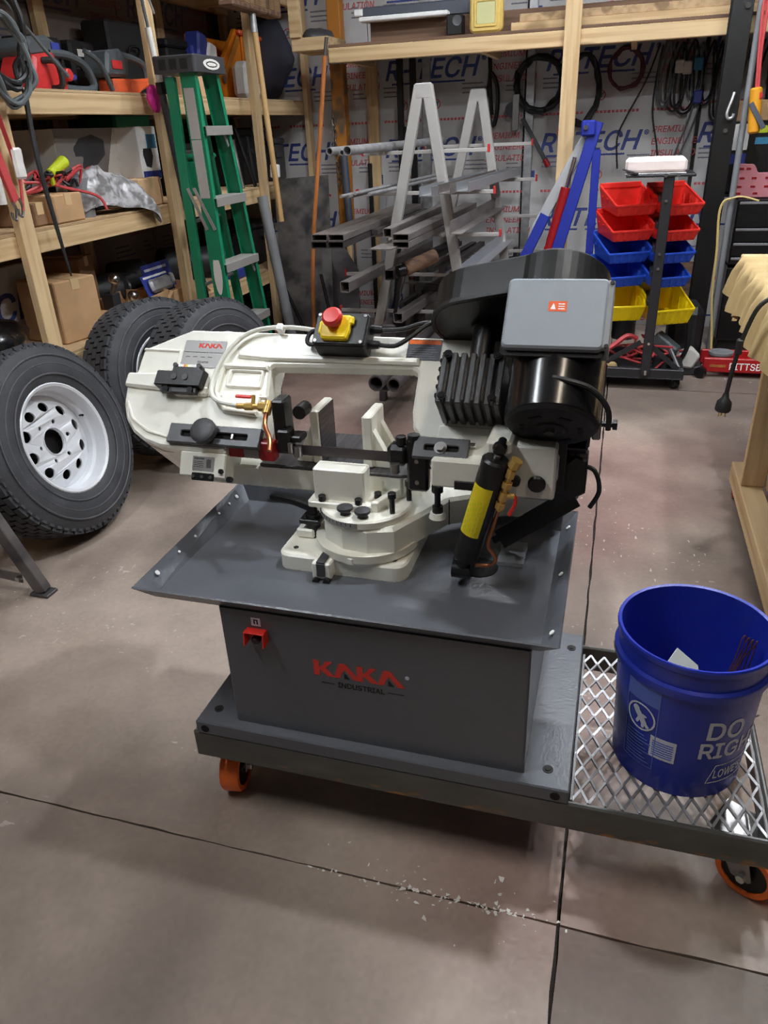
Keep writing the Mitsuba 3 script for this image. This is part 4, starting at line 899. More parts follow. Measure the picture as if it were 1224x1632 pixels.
part(tk, 'motor_cover', extr(rpoly([(3.44, z1+.14), (3.60, z1+.16), (3.70, z1+.20), (3.60, z1+.245), (3.46, z1+.23), (3.40, z1+.18)], .02), -2.90, -2.72, Fr((0, 0, 0), (0, 1, 0), (0, 0, 1), (1, 0, 0)), .02), 'tool_grey')
part(tk, 'badge', box(-2.72, -2.715, 3.60, 3.66, z1+.18, z1+.215, .001), 'blue_print')
part(tk, 'trigger', box(-2.735, -2.705, 3.68, 3.74, z1+.06, z1+.085, .006), 'blue_print')
part(tk, 'knob', rod((-2.69, 3.60, z1+.075), (-2.64, 3.60, z1+.075), .028, 14, bev=.006), 'tool_red')
# hedge trimmer and orange saw
ht = thing('power_saw', 'dark grey power saw with orange housing on the top shelf beside the post', 'power tool')
part(ht, 'housing', extr(rpoly([(3.985, z1+.005), (4.20, z1), (4.27, z1+.03), (4.42, z1+.07), (4.46, z1+.10), (4.30, z1+.085), (4.18, z1+.08), (3.99, z1+.075)], .01), -2.76, -2.66, Fr((0, 0, 0), (0, 1, 0), (0, 0, 1), (1, 0, 0)), .012), 'tool_orange')
part(ht, 'motor', crumple(extr(rpoly([(3.93, z1+.08), (4.14, z1+.085), (4.16, z1+.17), (4.10, z1+.22), (3.97, z1+.20)], .02), -2.80, -2.66, Fr((0, 0, 0), (0, 1, 0), (0, 0, 1), (1, 0, 0)), .015), .003, 25), 'tool_grey')
part(ht, 'handle', tube([(-2.73, 4.10, z1+.20), (-2.73, 4.28, z1+.19), (-2.73, 4.40, z1+.16), (-2.73, 4.42, z1+.09)], .018, 8, 5), 'tool_grey')
part(ht, 'guard', tube([(-2.68, 3.80, z1+.19), (-2.67, 3.90, z1+.14), (-2.67, 3.97, z1+.02)], .013, 8, 5), 'tool_grey')
part(ht, 'badge', box(-2.66, -2.655, 3.99, 4.08, z1+.12, z1+.16, .001), 'tool_red')
for i, (y, w, h, lab) in enumerate(((3.82, .26, .27, 'black tool case with a pale label behind the chain saw'), (4.12, .22, .27, 'second black tool case with a pale label, nearer the post'), (4.58, .40, .40, 'large black case on the top shelf behind the post'))):
    t = thing('tool_case', lab, 'case'); x = -3.0
    part(t, 'body', box(x-.09, x+.09, y-w/2, y+w/2, z1, z1+h, .015), 'black_matte')
    part(t, 'seam', box(x+.0895, x+.0925, y-w/2+.01, y+w/2-.01, z1+h*.5-.004, z1+h*.5+.004, .001), 'dark_grey')
    part(t, 'handle', tube([(x+.09, y-.05, z1+h*.48), (x+.12, y-.05, z1+h*.66), (x+.12, y+.05, z1+h*.66), (x+.09, y+.05, z1+h*.48)], .008, 6, 4), 'black_satin')
    if i < 2: part(t, 'label', box(x+.0905, x+.092, y-w*.25, y+w*.3, z1+h*.72, z1+h*.85, 0), 'off_white', False)
rg = crumple(trimesh.creation.icosphere(subdivisions=3), .25, 1.6, 3)
P = np.asarray(rg.vertices)*[.022, .055, .068]+[-2.438, 3.985, 1.685]
one('pink_rag', trimesh.Trimesh(P, rg.faces, process=False), 'pink', 'bright pink rag hanging over the top shelf rail', 'rag')
# telescoping pole in front of the shelf post
t = thing('telescoping_pole', 'dark telescoping pole with a white section leaning beside the shelf post', 'pole')
pb, pt = V(-2.33, 4.12, .0), V(-2.385, 3.925, 2.17)
q = lambda s: pb+(pt-pb)*s
part(t, 'lower_pole', rod(q(.001), q(.80), .019, 14), 'dark_grey')
part(t, 'upper_pole', rod(q(.80), q(.92), .016, 14), 'off_white')
part(t, 'tip', rod(q(.92), q(1.0), .008, 8), 'tool_grey')
part(t, 'clamp', rod(q(.785), q(.81), .024, 10), 'black_satin')
part(t, 'head', M_(beam(q(1.0)-V(.0, .10, 0), q(1.0)+V(0, .08, .01), .02, .03, .004), beam(q(1.0)+V(0, .05, 0), q(.95)+V(.0, .09, 0), .008, .012, .002)), 'galv')
# blue sander, helmet, wood round, orange crate, white machine
t = thing('angle_grinder', 'blue and white power tool standing on the top shelf above the ladder', 'power tool')
part(t, 'body', extr(rpoly([(5.05, z1+.02), (5.22, z1), (5.33, z1+.24), (5.28, z1+.38), (5.18, z1+.40), (5.13, z1+.20)], .02), -2.86, -2.76, Fr((0, 0, 0), (0, 1, 0), (0, 0, 1), (1, 0, 0)), .015), 'blue_print')
part(t, 'cover', extr(rpoly([(5.22, z1+.22), (5.36, z1+.20), (5.37, z1+.32), (5.28, z1+.34)], .01), -2.80, -2.74, Fr((0, 0, 0), (0, 1, 0), (0, 0, 1), (1, 0, 0)), .01), 'white')
part(t, 'grip', tube([(-2.76, 5.05, z1+.30), (-2.74, 5.02, z1+.20), (-2.74, 5.06, z1+.08)], .016, 8, 5), 'blue_print')
for k, (y, r, zz) in enumerate(((4.78, .075, .15), (4.95, .06, .14))):
    t = thing('machine_head', ('dark round machine part with a bright ring behind the ladder top', 'smaller dark machine part next to the blue tool')[k], 'machine part')
    part(t, 'body', lathe([(0, 0), (r, 0), (r, zz*.6), (r*.7, zz), (0, zz)], (-2.80, y, z1), seg=20), 'tool_dark')
    part(t, 'ring', lathe([(r*.55, zz), (r*.7, zz+.02), (r*.4, zz+.035), (0, zz+.03)], (-2.80, y, z1), seg=20), 'steel')
one('wood_round', extr(stad(4.72, 0, 4.86, 0, .09), z1, z1+.15, Fr((-2.62, 0, 0), (0, 1, 0), (-1, 0, 0), (0, 0, 1)), .01), 'cardboard_pale', 'pale rounded wooden block just behind the ladder top', 'block')
t = thing('orange_hopper', 'large orange sheet metal hopper on the top shelf', 'hopper')
part(t, 'front', M_(box(-2.80, -2.785, 5.86, 6.18, z1, z1+.42, .003), box(-3.05, -2.785, 6.165, 6.18, z1, z1+.42, .003), box(-3.05, -3.04, 5.50, 6.18, z1, z1+.42, .003)), 'crate_orange')
part(t, 'chute', extr(sg.Polygon([(5.45, z1), (5.86, z1), (5.86, z1+.45), (5.80, z1+.46), (5.45, z1+.16)]), -2.83, -2.80, Fr((0, 0, 0), (0, 1, 0), (0, 0, 1), (1, 0, 0)), .003), 'crate_orange')
part(t, 'rim', M_(beam((-2.78, 5.80, z1+.44), (-2.78, 6.20, z1+.42), .03, .03, .008)), 'tool_orange')
part(t, 'brace', beam((-2.785, 5.50, z1+.12), (-2.785, 5.80, z1+.40), .012, .05, .003), 'post_orange')
t = thing('white_machine', 'small white machine with a round port beside the orange hopper', 'machine')
part(t, 'body', crumple(box(-2.74, -2.60, 5.52, 5.80, z1, z1+.24, .04), .0, 1), 'off_white')
part(t, 'port', M_(lathe([(.018, 0), (.028, 0), (.028, .008), (.018, .008)], (-2.60, 5.585, z1+.18), (1, 0, 0), 16, closed=True), rod((-2.605, 5.585, z1+.18), (-2.598, 5.585, z1+.18), .018, 12)), 'black_satin')
part(t, 'dark_panel', box(-2.602, -2.596, 5.68, 5.78, z1+.10, z1+.22, .002), 'black_satin')
part(t, 'foot', box(-2.603, -2.592, 5.70, 5.76, z1+.01, z1+.06, .006), 'dark_grey')
one('dark_jacket', crumple(blob((-2.78, 6.28, z1+.30), (.20, .09, .29), 3), .05, 6, 5), 'fabric_dark', 'dark jacket slumped at the far end of the top shelf', 'jacket')
t = thing('push_broom', 'push broom standing upside down, bristles up, at the far end of the shelf', 'broom')
part(t, 'handle', rod((-2.27, 5.10, .95), (-2.31, 5.06, 2.10), .019, 12), 'handle_wood')
part(t, 'block', box(-2.37, -2.27, 4.72, 5.42, 2.165, 2.20, .008), 'old_wood', False)
B = []
for i in range(36):
    for j in range(5):
        x, y = -2.36+j*.02, 4.73+i*.0195
        B.append(box(x-.007, x+.007, y-.008, y+.008, 2.198, 2.28+.012*((i*7+j*3) % 5)/5, 0))
part(t, 'bristles', M_(*B), 'bristle', False, kind='stuff')
part(t, 'socket', rod((-2.31, 5.06, 2.06), (-2.315, 5.06, 2.17), .022, 12), 'galv')
# ---- middle shelf
z2 = LV[1]+.001
F = rotz((-2.90, 3.76, z2), 3)
t = thing('printed_box', 'large white printed power tool carton on the middle shelf', 'box')
part(t, 'body', box(-.17, .17, -.30, .30, .10, .40, .004, F), 'off_white', False)
part(t, 'stand_in', box(-.16, .15, -.28, .28, .0, .10, .01, F), 'black_matte')
part(t, 'dark_area', extr(sg.Polygon([(-.30, .15), (.10, .15), (.24, .40), (-.30, .40)]), .1702, .1706, Fr(F.o, F.v, (0, 0, 1), F.u)), 'carton_grey', False)  # brown-grey area on the carton face, paler towards the top
part(t, 'print_band', M_(box(.1705, .1715, -.18, .14, .11, .145, 0, F), box(-.12, .12, -.3015, -.3005, .11, .14, 0, F)), 'tool_dark', False)
part(t, 'blue_print', M_(box(.1718, .172, .02, .12, .118, .138, 0, F), box(-.10, .0, .3005, .301, .12, .16, 0, F)), 'cyan_print', False)
part(t, 'tool_picture', M_(extr(rpoly([(-.12, .20), (-.06, .19), (.0, .16), (.02, .22), (.12, .27), (.13, .34), (.02, .37), (-.10, .35), (-.16, .31), (-.15, .27), (-.08, .27)], .01), .1707, .1715, Fr(F.o, F.v, (0, 0, 1), F.u))), 'dark_grey', False)
t = thing('printed_box', 'narrow white and blue printed carton beside the large white one', 'box'); F = rotz((-2.745, 4.115, z2), -6)
part(t, 'body', box(-.14, .16, -.09, .075, .13, .40, .004, F), 'white', False)
part(t, 'base_case', box(-.14, .14, -.09, .07, .0, .13, .01, F), 'black_matte')
part(t, 'blue_panel', M_(box(.1605, .1615, -.02, .06, .29, .36, 0, F)), 'cyan_print', False)
part(t, 'dark_band', M_(box(.1605, .1615, -.085, .07, .135, .175, 0, F)), 'blue_print', False)
part(t, 'tool_picture', M_(extr(rpoly([(-.05, .20), (-.01, .19), (.02, .25), (.01, .29), (-.06, .29), (-.065, .26)], .005), .1605, .1615, Fr(F.o, F.v, (0, 0, 1), F.u))), 'tool_dark', False)
one('flashlight', M_(rod((-2.60, 3.24, z2+.21), (-2.62, 3.38, z2+.255), .020, 12, .03), rod((-2.60, 3.24, z2+.23), (-2.60, 3.25, z2+.16), .012, 8)), 'lime', 'yellow hand tool lying on the middle shelf clutter', 'tool')
carton('b', -2.61, 3.21, z2, .20, .22, .125, 2, 'small brown carton at the edge of the middle shelf behind the hanging rod')
carton('b', -2.66, 3.05, z2, .22, .10, .10, 3, 'dark narrow carton on the middle shelf beside the post', 'cardboard_dark')
carton('b', -2.64, 3.95, z2, .22, .245, .145, 4, 'square brown carton on the middle shelf right of the plastic film', 'cardboard_pale')
carton('b', -2.92, 4.34, z2, .30, .24, .32, -8, 'tall dark carton deep on the middle shelf by the post', 'cardboard_dark')
one('canister', M_(lathe([(0, 0), (.055, 0), (.055, .18), (.04, .20), (0, .20)], (-2.60, 3.43, z2), seg=20)), 'grey_paint', 'grey round canister lying between the carton and plastic film', 'canister')
one('jar', lathe([(0, 0), (.05, 0), (.05, .12), (.04, .14), (.042, .16), (0, .16)], (-2.62, 2.98, z2+.126), seg=16) if False else lathe([(0, 0), (.05, 0), (.05, .12), (.04, .14), (.042, .16), (0, .16)], (-2.70, 2.96, z2+.102), seg=16), 'off_white', 'white plastic jar on the dark narrow carton', 'jar')
r = np.random.default_rng(5)
for i in range(9):
    y0 = 3.10+.045*i; P = [(-2.60+r.normal(0, .03), y0+r.normal(0, .05), z2+.135+r.uniform(0, .10)) for _ in range(7)]
    if i == 4: P += [(-2.50, 3.42, z2+.10), (-2.475, 3.45, z2+.03)]
    one('jumper_cable', tube(P, .007, 6, 5), 'cable_red' if i % 2 == 0 else 'cable_black', ('red' if i % 2 == 0 else 'black')+' cable tangled on the cartons of the middle shelf', 'cable', 'red jumper cables' if i % 2 == 0 else 'black jumper cables')
fp = smooth_path([(-2.63, 3.38, z2+.02), (-2.615, 3.46, z2+.05), (-2.60, 3.58, z2+.055), (-2.585, 3.70, z2+.03), (-2.53, 3.79, z2+.02), (-2.475, 3.86, z2-.02), (-2.465, 3.91, z2-.085)], 8)
fw_ = np.interp(np.linspace(0, 1, len(fp)), [0, .12, .35, .6, .8, 1], [.02, .13, .165, .13, .075, .008]); gv, gf = [], []
for a_, (c_, w_) in enumerate(zip(fp, fw_)):
    for b_ in range(22):
        an = -.35+b_*(PI+.7)/21; q = V(w_*.75*math.cos(an)*.8, -w_*.35*math.cos(an), max(w_*1.05*math.sin(an), -.01))
        gv.append(c_+q*(.80+.42*meshkit.fbm(np.array([[a_*.30, b_*.42, 1.]]), 3, 5)[0]))
for a_ in range(len(fp)-1):
    for b_ in range(21): gf += [(a_*22+b_, a_*22+b_+1, a_*22+b_+23), (a_*22+b_, a_*22+b_+23, a_*22+b_+22)]
one('plastic_film', trimesh.Trimesh(np.array(gv), gf, process=False), 'plastic_film', 'crumpled clear plastic film spilling over the middle shelf edge', 'plastic film', smooth=28)
t = thing('green_case', 'dark green case deep on the middle shelf near the post', 'case')
part(t, 'body', box(-3.05, -2.85, 4.20, 4.58, z2+.33, z2+.52, .015), 'ladder_green'); part(t, 'lid', box(-3.055, -2.845, 4.19, 4.59, z2+.46, z2+.49, .004), 'dark_grey'); part(t, 'base_box', box(-3.04, -2.86, 4.48, 4.58, z2, z2+.33, .01), 'black_matte')
# ---- lower shelf
z3 = LV[0]+.001
carton('b', -2.72, 3.25, z3, .28, .26, .30, -12, 'open brown carton leaning on the lower shelf beside the post', 'cardboard', open_=False)
k = one('foam_offcut', box(-2.97, -2.94, 2.60, 3.34, z3, z3+.36, .002), 'foam_board', 'white insulation offcut with blue letters standing on the lower shelf by the left edge', 'insulation board', smooth=False)
part(k, 'lettering', M_(text('TECH', .135, Fr((-2.939, 2.76, z3+.10), (0, 1, 0), (0, 0, 1), (1, 0, 0)), .001, True, .2, .56)), 'ink_blue', False)
part(k, 'small_print', M_(*[box(-2.9395, -2.938, 3.02+.04*q, 3.05+.04*q, z3+.04, z3+.055, 0) for q in range(6)]), 'ink_blue', False)
carton('b', -2.95, 3.62, z3, .26, .20, .34, 15, 'tall brown carton standing behind the hitch balls', 'cardboard_dark')
carton('b', -2.68, 3.70, z3, .30, .56, .10, 4, 'wide open brown tray carton holding the hitch balls', 'cardboard', open_=True)
carton('b', -2.67, 4.18, z3, .28, .33, .09, 0, 'open brown tray carton under the blue packages', 'cardboard_pale', open_=True)
for y, z, x, lab in ((3.70, z3+.21, -2.70, 'upper chrome hitch ball in the tray carton'), (3.79, z3+.10, -2.66, 'lower chrome hitch ball beside the blue packages')):
    t = thing('hitch_ball', lab, 'hitch ball', 'hitch balls')
    part(t, 'ball', blob((x, y, z), .032, 3), 'chrome', True); part(t, 'shank', rod((x-.02, y-.01, z-.08), (x, y, z-.02), .017, 12), 'steel'); part(t, 'mount', box(x-.08, x+.0, y-.04, y+.03, z3+.008, z-.075, .005) if z-.075 > z3+.03 else box(x-.05, x, y-.04, y+.03, z3+.008, z3+.02, .003), 'tool_dark')
t = thing('blister_pack', 'blue and clear blister package holding a chrome part on the lower shelf', 'package', 'blue packages')
F = Fr((-2.60, 4.0, z3+.10), (0, 1, 0), (-.35, 0, .94))
part(t, 'card', box(-.15, .14, -.02, .10, -.004, .0, 0, F), 'blue_print', False); part(t, 'blister', crumple(box(-.12, .10, -.01, .07, .0, .035, .015, F).subdivide_to_size(.02), .004, 30), 'galv'); part(t, 'print', box(-.13, .12, .08, .092, .0, .001, 0, F), 'white', False)
t = thing('blister_pack', 'second blue package standing right behind the first on the lower shelf', 'package', 'blue packages')
F = Fr((-2.66, 4.12, z3+.10), (0, 1, 0), (-.25, 0, .97))
part(t, 'card', box(-.16, .14, -.02, .14, -.004, .0, 0, F), 'blue_print', False); part(t, 'blister', crumple(box(-.10, .11, -.01, .06, .0, .03, .012, F).subdivide_to_size(.02), .004, 30, 2), 'plastic_film'); part(t, 'print', box(-.14, .10, .10, .115, .0, .001, 0, F), 'print_white', False)
for i, (x, y, s) in enumerate(((-2.95, 3.95, .13), (-2.98, 4.25, .15), (-2.92, 4.75, .16), (-2.80, 5.0, .14))):
    t = thing('motor_part', ('dark electric motor deep on the lower shelf behind the blue packages', 'dark motor casting near the shelf post on the lower shelf', 'dark round pump behind the ladder on the lower shelf', 'dark pump with bright flange seen through the ladder')[i], 'machine part')
    part(t, 'body', lathe([(0, -.12), (s*.7, -.12), (s*.75, -.1), (s*.75, .08), (s*.5, .12), (0, .12)], (x, y, z3+s*.76), (.6, .8, 0), 24), 'tool_dark')
    part(t, 'flange', lathe([(0, .115), (s*.45, .115), (s*.45, .135), (0, .135)], (x, y, z3+s*.76), (.6, .8, 0), 20), 'steel')
    part(t, 'foot', box(x-.06, x+.06, y-.08, y+.08, z3, z3+s*.3, .005), 'dark_grey')
one('blue_tray', M_(box(-2.72, -2.53, 4.86, 5.14, z3, z3+.07, .01)), 'blue_print', 'low blue tray on the lower shelf behind the ladder steps', 'tray')
# ---- on the floor under the shelf
carton('b', -2.70, 3.10, .0, .36, .34, .40, 4, 'pale brown carton on the floor under the shelf by the front wheel', 'cardboard_pale')
carton('b', -2.62, 3.505, .0, .24, .30, .46, -3, 'brown carton with a white label on the floor under the shelf', 'cardboard')
one('shipping_label', box(-2.4965, -2.494, 3.52, 3.62, .30, .40, 0), 'white', 'white label stuck on the brown carton behind the tires', 'label', smooth=False)
one('black_bag', crumple(blob((-2.72, 2.62, .62+.09), (.18, .30, .085), 3), .03, 9, 3), 'black_gloss', 'shiny black plastic bag on the lower shelf above the front wheel', 'bag')
carton('b', -2.80, 3.95, .0, .40, .36, .38, 2, 'dark carton on the floor behind the tires', 'cardboard_dark')

# ---------------------------------------------------------------- green step ladder
t = thing('step_ladder', 'green fiberglass step ladder with grey steps standing folded at the shelf', 'ladder')
LX = -2.12
def lad(y0, y1, x0, x1, zt=1.79): return V(x0, y0, zt), V(x1, y1, .003)
n0, n1 = V(LX-.04, 3.875, 1.79), V(LX-.035, 3.93, .003)
f0, f1 = V(LX-.04, 4.13, 1.79), V(LX-.035, 4.50, .003)
def channel(p0, p1, wx, wy, s, m):
    """A channel rail: web facing along y, flanges turned to side s."""
    d = p1-p0; h = .0025
    def bar(ax, ay, w, hh): return beam(p0+V(ax, ay, 0), p1+V(ax, ay, 0), w, hh, .001, up=(0, 1, 0))
    return M_(bar(0, 0, wx, .005), bar(-wx/2+.002, s*wy/2, .004, wy), bar(wx/2-.002, s*wy/2, .004, wy))
part(t, 'front_rail', channel(n0, n1, .085, .028, 1, 0), 'ladder_green', False)
part(t, 'front_rail', channel(f0, f1, .085, .028, -1, 0), 'ladder_green', False)
part(t, 'rear_rail', channel(n0+V(-.105, 0, -.02), n1+V(-.15, 0, 0), .05, .025, 1, 0), 'ladder_green', False)
part(t, 'rear_rail', channel(f0+V(-.105, 0, -.02), f1+V(-.15, 0, 0), .05, .025, -1, 0), 'ladder_green', False)
for k in range(5):
    z = 1.545-.345*k; s = (1.79-z)/1.787; a, b = n0+(n1-n0)*s, f0+(f1-f0)*s
    part(t, 'step', M_(box(a[0]-.045, a[0]+.060, a[1]+.005, b[1]-.005, z-.004, z, .001), box(a[0]+.055, a[0]+.062, a[1]+.003, b[1]-.003, z-.045, z, .001), box(a[0]-.042, a[0]-.038, a[1]+.004, b[1]-.004, z-.04, z, .001)), 'ladder_step', False)
    if k in (0, 2): part(t, 'step_brace', M_(beam((a[0]+.03, a[1]+.01, z-.10), (a[0]+.03, a[1]+.06, z-.01), .004, .02, 0), beam((b[0]+.03, b[1]-.01, z-.10), (b[0]+.03, b[1]-.06, z-.01), .004, .02, 0)), 'galv', False)
    part(t, 'rear_bar', rod((a[0]-.125, a[1]+.01, z-.12), (a[0]-.125, b[1]-.01, z-.12), .01, 8), 'galv')
cp = part(t, 'top_cap', extr(rect(LX-.21, LX+.035, 3.835, 4.165, .02), 1.785, 1.862, bev=.006), 'dark_grey', label='dark grey plastic top cap')
part(cp, 'badge', extr(affinity.scale(sg.Point(4.0, 1.822).buffer(1, quad_segs=8), .085, .024), LX+.035, LX+.038, Fr((0, 0, 0), (0, 1, 0), (0, 0, 1), (1, 0, 0))), 'off_white', False, 'white oval badge')
part(cp, 'badge_mark', M_(extr(affinity.scale(sg.Point(4.0, 1.822).buffer(1, quad_segs=8), .06, .014).difference(affinity.scale(sg.Point(4.0, 1.822).buffer(1, quad_segs=8), .05, .008)), LX+.038, LX+.0385, Fr((0, 0, 0), (0, 1, 0), (0, 0, 1), (1, 0, 0)))), 'label_ink', False)
part(cp, 'cap_slot', M_(*[box(LX-.17+.06*i, LX-.13+.06*i, 3.833, 3.836, 1.80, 1.845, 0) for i in range(3)]), 'black_matte', False)
sp = lambda s: n0+(n1-n0)*s
for a, b in ((.04, .17), (.172, .33)):
    p, q = sp(a)-V(.004, .0035, 0), sp(b)-V(.004, .0035, 0); part(t, 'instruction_label', beam(p, q, .058, .001, 0, up=(0, 1, 0)), 'ladder_label', False)
p = sp(.555)-V(0, .004, 0)
part(t, 'oval_badge', extr(affinity.scale(sg.Point(0, 0).buffer(1, quad_segs=8), .025, .11), 0, .001, Fr(p, (1, 0, 0), (0, 0, 1), (0, -1, 0))), 'off_white', False)
part(t, 'spreader', M_(beam(sp(.30)+V(-.10, -.008, 0), sp(.42)+V(-.02, -.008, 0), .018, .003, 0, up=(0, 1, 0)), beam(sp(.30)+V(-.06, -.012, 0), sp(.42)+V(.03, -.012, 0), .018, .003, 0, up=(0, 1, 0))), 'galv', False)

# ---------------------------------------------------------------- sheets, poles and the orange post in the far left corner
def leaning(name, p0, p1, q0, q1, th_, m, label, cat):
    P = [V(*p) for p in (p0, p1, q0, q1)]; n = np.cross(P[1]-P[0], P[2]-P[0]); n /= np.linalg.norm(n)
    return one(name, hull([p+n*s*th_/2 for p in P for s in (-1, 1)]), m, label, cat, smooth=False)
leaning('steel_sheet', (-2.36, 5.16, .003), (-1.96, 5.16, .003), (-2.44, 5.42, 1.20), (-2.02, 5.42, 1.22), .006, 'mill_steel', 'dark steel sheet leaning behind the green ladder', 'sheet')
leaning('steel_sheet', (-2.18, 5.28, .003), (-1.80, 5.28, .003), (-2.22, 5.56, 1.10), (-1.88, 5.56, .55), .006, 'tube_dark', 'second dark steel sheet leaning behind the orange handle', 'sheet')
one('grey_conduit', rod((-2.20, 4.98, .001), (-2.36, 5.02, 1.12), .036, 20), 'grey_paint', 'thick grey pipe standing between the ladder and the dark steel sheet', 'pipe')
one('black_rod', rod((-2.06, 5.05, .001), (-2.28, 5.06, .52), .012, 8), 'black_satin', 'thin black rod leaning on the dark steel sheet', 'rod')
one('black_rod', rod((-1.86, 5.0, .001), (-2.0, 5.08, .60), .012, 8), 'black_satin', 'thin black rod beside the orange handle', 'rod')
t = thing('long_handle', 'long orange wooden handle leaning upright before the steel rack', 'pole')
part(t, 'shaft', tube([(-2.10, 5.09, .001), (-2.07, 5.13, .70), (-1.98, 5.2, 1.45), (-1.905, 5.2, 1.92)], .015, 10, 5), 'handle_orange'); part(t, 'ferrule', rod((-1.905, 5.2, 1.92), (-1.885, 5.2, 2.02), .012, 10), 'steel')
t = thing('orange_post', 'weathered orange steel post with a rusty chain at the back', 'post')
part(t, 'column', M_(box(-2.19, -2.09, 6.06, 6.16, .001, 3.25, .006)), 'post_orange', False); part(t, 'base', box(-2.24, -2.04, 6.02, 6.22, .001, .012, .003), 'tube_dark')
part(t, 'collar', box(-2.195, -2.085, 6.055, 6.165, 1.93, 2.02, .004), 'grey_paint')
for i in range(13):
    z = 1.60-.042*i; c = V(-2.185+.006*math.sin(i*.9)+.002*i, 6.045, z); o = i % 2
    part(t, 'chain_link', tube([c+V((.013 if o else .005)*math.cos(a), (.004 if o else -.010)*math.cos(a), .026*math.sin(a)) for a in np.linspace(0, 2*PI, 9)[:-1]], .0055, 5, 2, True), 'steel')
one('blue_conduit', rod((-2.02, 5.9, .001), (-2.10, 6.0, 1.35), .03, 14), 'label_dark', 'blue grey pipe standing beside the orange post', 'pipe')
one('timber_offcut', box(-2.03, -1.99, 5.75, 5.79, .001, .78, .003), 'wood_z', 'short upright pine offcut behind the flat steel tubes', 'timber', smooth=False)
for i, (x, z) in enumerate(((-1.70, 1.95), (-1.60, 1.95))):
    one('black_bar', box(x-.022, x+.022, 6.22, 6.26, .001, z, .003), 'black_satin', ('black upright bar at the back wall behind the rack, nearer the orange post', 'black upright bar at the back wall behind the tall rack frame')[i], 'bar', smooth=False)
for i, (x, z, lx) in enumerate(((-1.92, 1.25, .06), (-1.84, 1.05, .04), (-1.77, 1.5, -.10), (-1.66, .95, .05), (-1.58, 1.1, .0), (-1.50, .9, .08))):
    one('wall_scrap', beam((x, 6.10, .001), (x-lx, 6.28, z), .035+.02*(i % 2), .012, .002, up=(0, -1, 0)), ('black_satin', 'alum_extr', 'black_satin', 'hoist_grey', 'dark_grey', 'galv')[i], ('first', 'second', 'third', 'fourth', 'fifth', 'sixth')[i]+' metal bar from the orange post leaning on the back wall', 'bar', 'bars leaning behind the rack', smooth=False)

# ---------------------------------------------------------------- steel rack
t = thing('steel_rack', 'grey A-shaped steel stock rack with two tall frames', 'rack')
def aframe(cx, y, top):
    e = 1.722
    for s, dx in ((-1, .222), (1, .175)):
        p0, p1 = V(cx+s*.022, y, top), V(cx+s*.022+s*dx*top, y, .003)
        part(t, 'upright', rtube(p0, p1, .064, .045, .005, up=(0, 1, 0)), 'rack_grey', False)
    part(t, 'cap', extr(sg.Polygon([(cx-.05, top-.05), (cx+.05, top-.05), (cx+.035, top+.012), (cx-.035, top+.012)]), y-.024, y+.024, Fr((0, 0, 0), (1, 0, 0), (0, 0, 1), (0, 1, 0))) if False else box(cx-.048, cx+.048, y-.0235, y+.0235, top-.07, top+.012, .006), 'rack_grey', False)
    for z in (1.36, 1.13, .885, .64, .40):
        l, r = cx-.022-.222*(top-z), cx+.022+.175*(top-z)
        part(t, 'arm', M_(rtube((l-.30, y+.034, z), (r+.30, y+.034, z), .022, .022, .003)), 'rack_grey', False)
        for x in (l-.30, r+.30): part(t, 'arm_tip', box(x-.006, x+.006, y+.020, y+.048, z-.014, z+.03, .002), 'tool_red', False)
aframe(-1.18, 4.85, 1.71); aframe(-1.035, 5.85, 1.70)
part(t, 'base_bar', rtube((-1.20, 4.9, .06), (-1.06, 5.8, .06), .05, .05, .004), 'rack_grey', False)
def stock(name, p0, p1, w, h, m, label, tt=.004, grp=None):
    k = thing(name, label, 'tube', grp); part(k, 'wall', rtube(p0, p1, w, h, tt), m, False)
    d = (V(*p1)-V(*p0)); d /= np.linalg.norm(d)
    part(k, 'bore', box(-w/2+tt, w/2-tt, -h/2+tt, h/2-tt, .10, .11, 0, Fr(p0, np.cross(d, (0, 0, 1))/np.linalg.norm(np.cross(d, (0, 0, 1))), (0, 0, 1), d)), 'tube_hole', False)
for i, (x, z, m) in enumerate(((-1.545, .956, 'tube_grey'), (-1.645, .956, 'tube_grey'), (-1.55, .9165, 'tube_dark'), (-1.65, .9165, 'tube_dark'))):
    stock('rectangular_tube', (x, 4.2, z), (x+.02, 5.95, z), .096, .038, m, ('upper right flat steel tube of the four-tube bundle on the rack', 'upper left flat steel tube of the four-tube bundle on the rack', 'lower right flat steel tube of the four-tube bundle on the rack', 'lower left flat steel tube of the four-tube bundle on the rack')[i], grp='flat tubes in the left bundle')
for i, z in enumerate((.956, .9165)):
    stock('rectangular_tube', (-1.165, 4.2, z), (-1.10, 5.95, z), .096, .038, 'tube_grey', ('upper flat steel tube of the pair passing the front rack frame', 'lower flat steel tube of the pair passing the front rack frame')[i], grp='flat tubes in the right pair')
one('flat_bar', M_(beam((-1.26, 4.12, .905), (-1.16, 5.9, .905), .13, .008, .001)), 'tube_grey', 'wide flat bar with angled tip beside the pair of flat tubes', 'bar', smooth=False)
stock('square_tube', (-1.27, 4.3, .968), (-1.26, 5.95, .968), .05, .05, 'tube_grey', 'small square tube behind the four-tube bundle')
stock('square_tube', (-1.51, 4.2, .684), (-1.42, 5.95, .684), .058, .062, 'tube_grey', 'grey square tube sticking out on the lower left arm')
stock('square_tube', (-1.355, 4.6, .683), (-1.22, 6.0, .683), .06, .06, 'tube_dark', 'dark square tube beside the lower grey square tube')
stock('square_tube', (-1.28, 4.5, .443), (-1.16, 6.0, .443), .06, .06, 'tube_grey', 'grey square tube low on the rack above the bow')
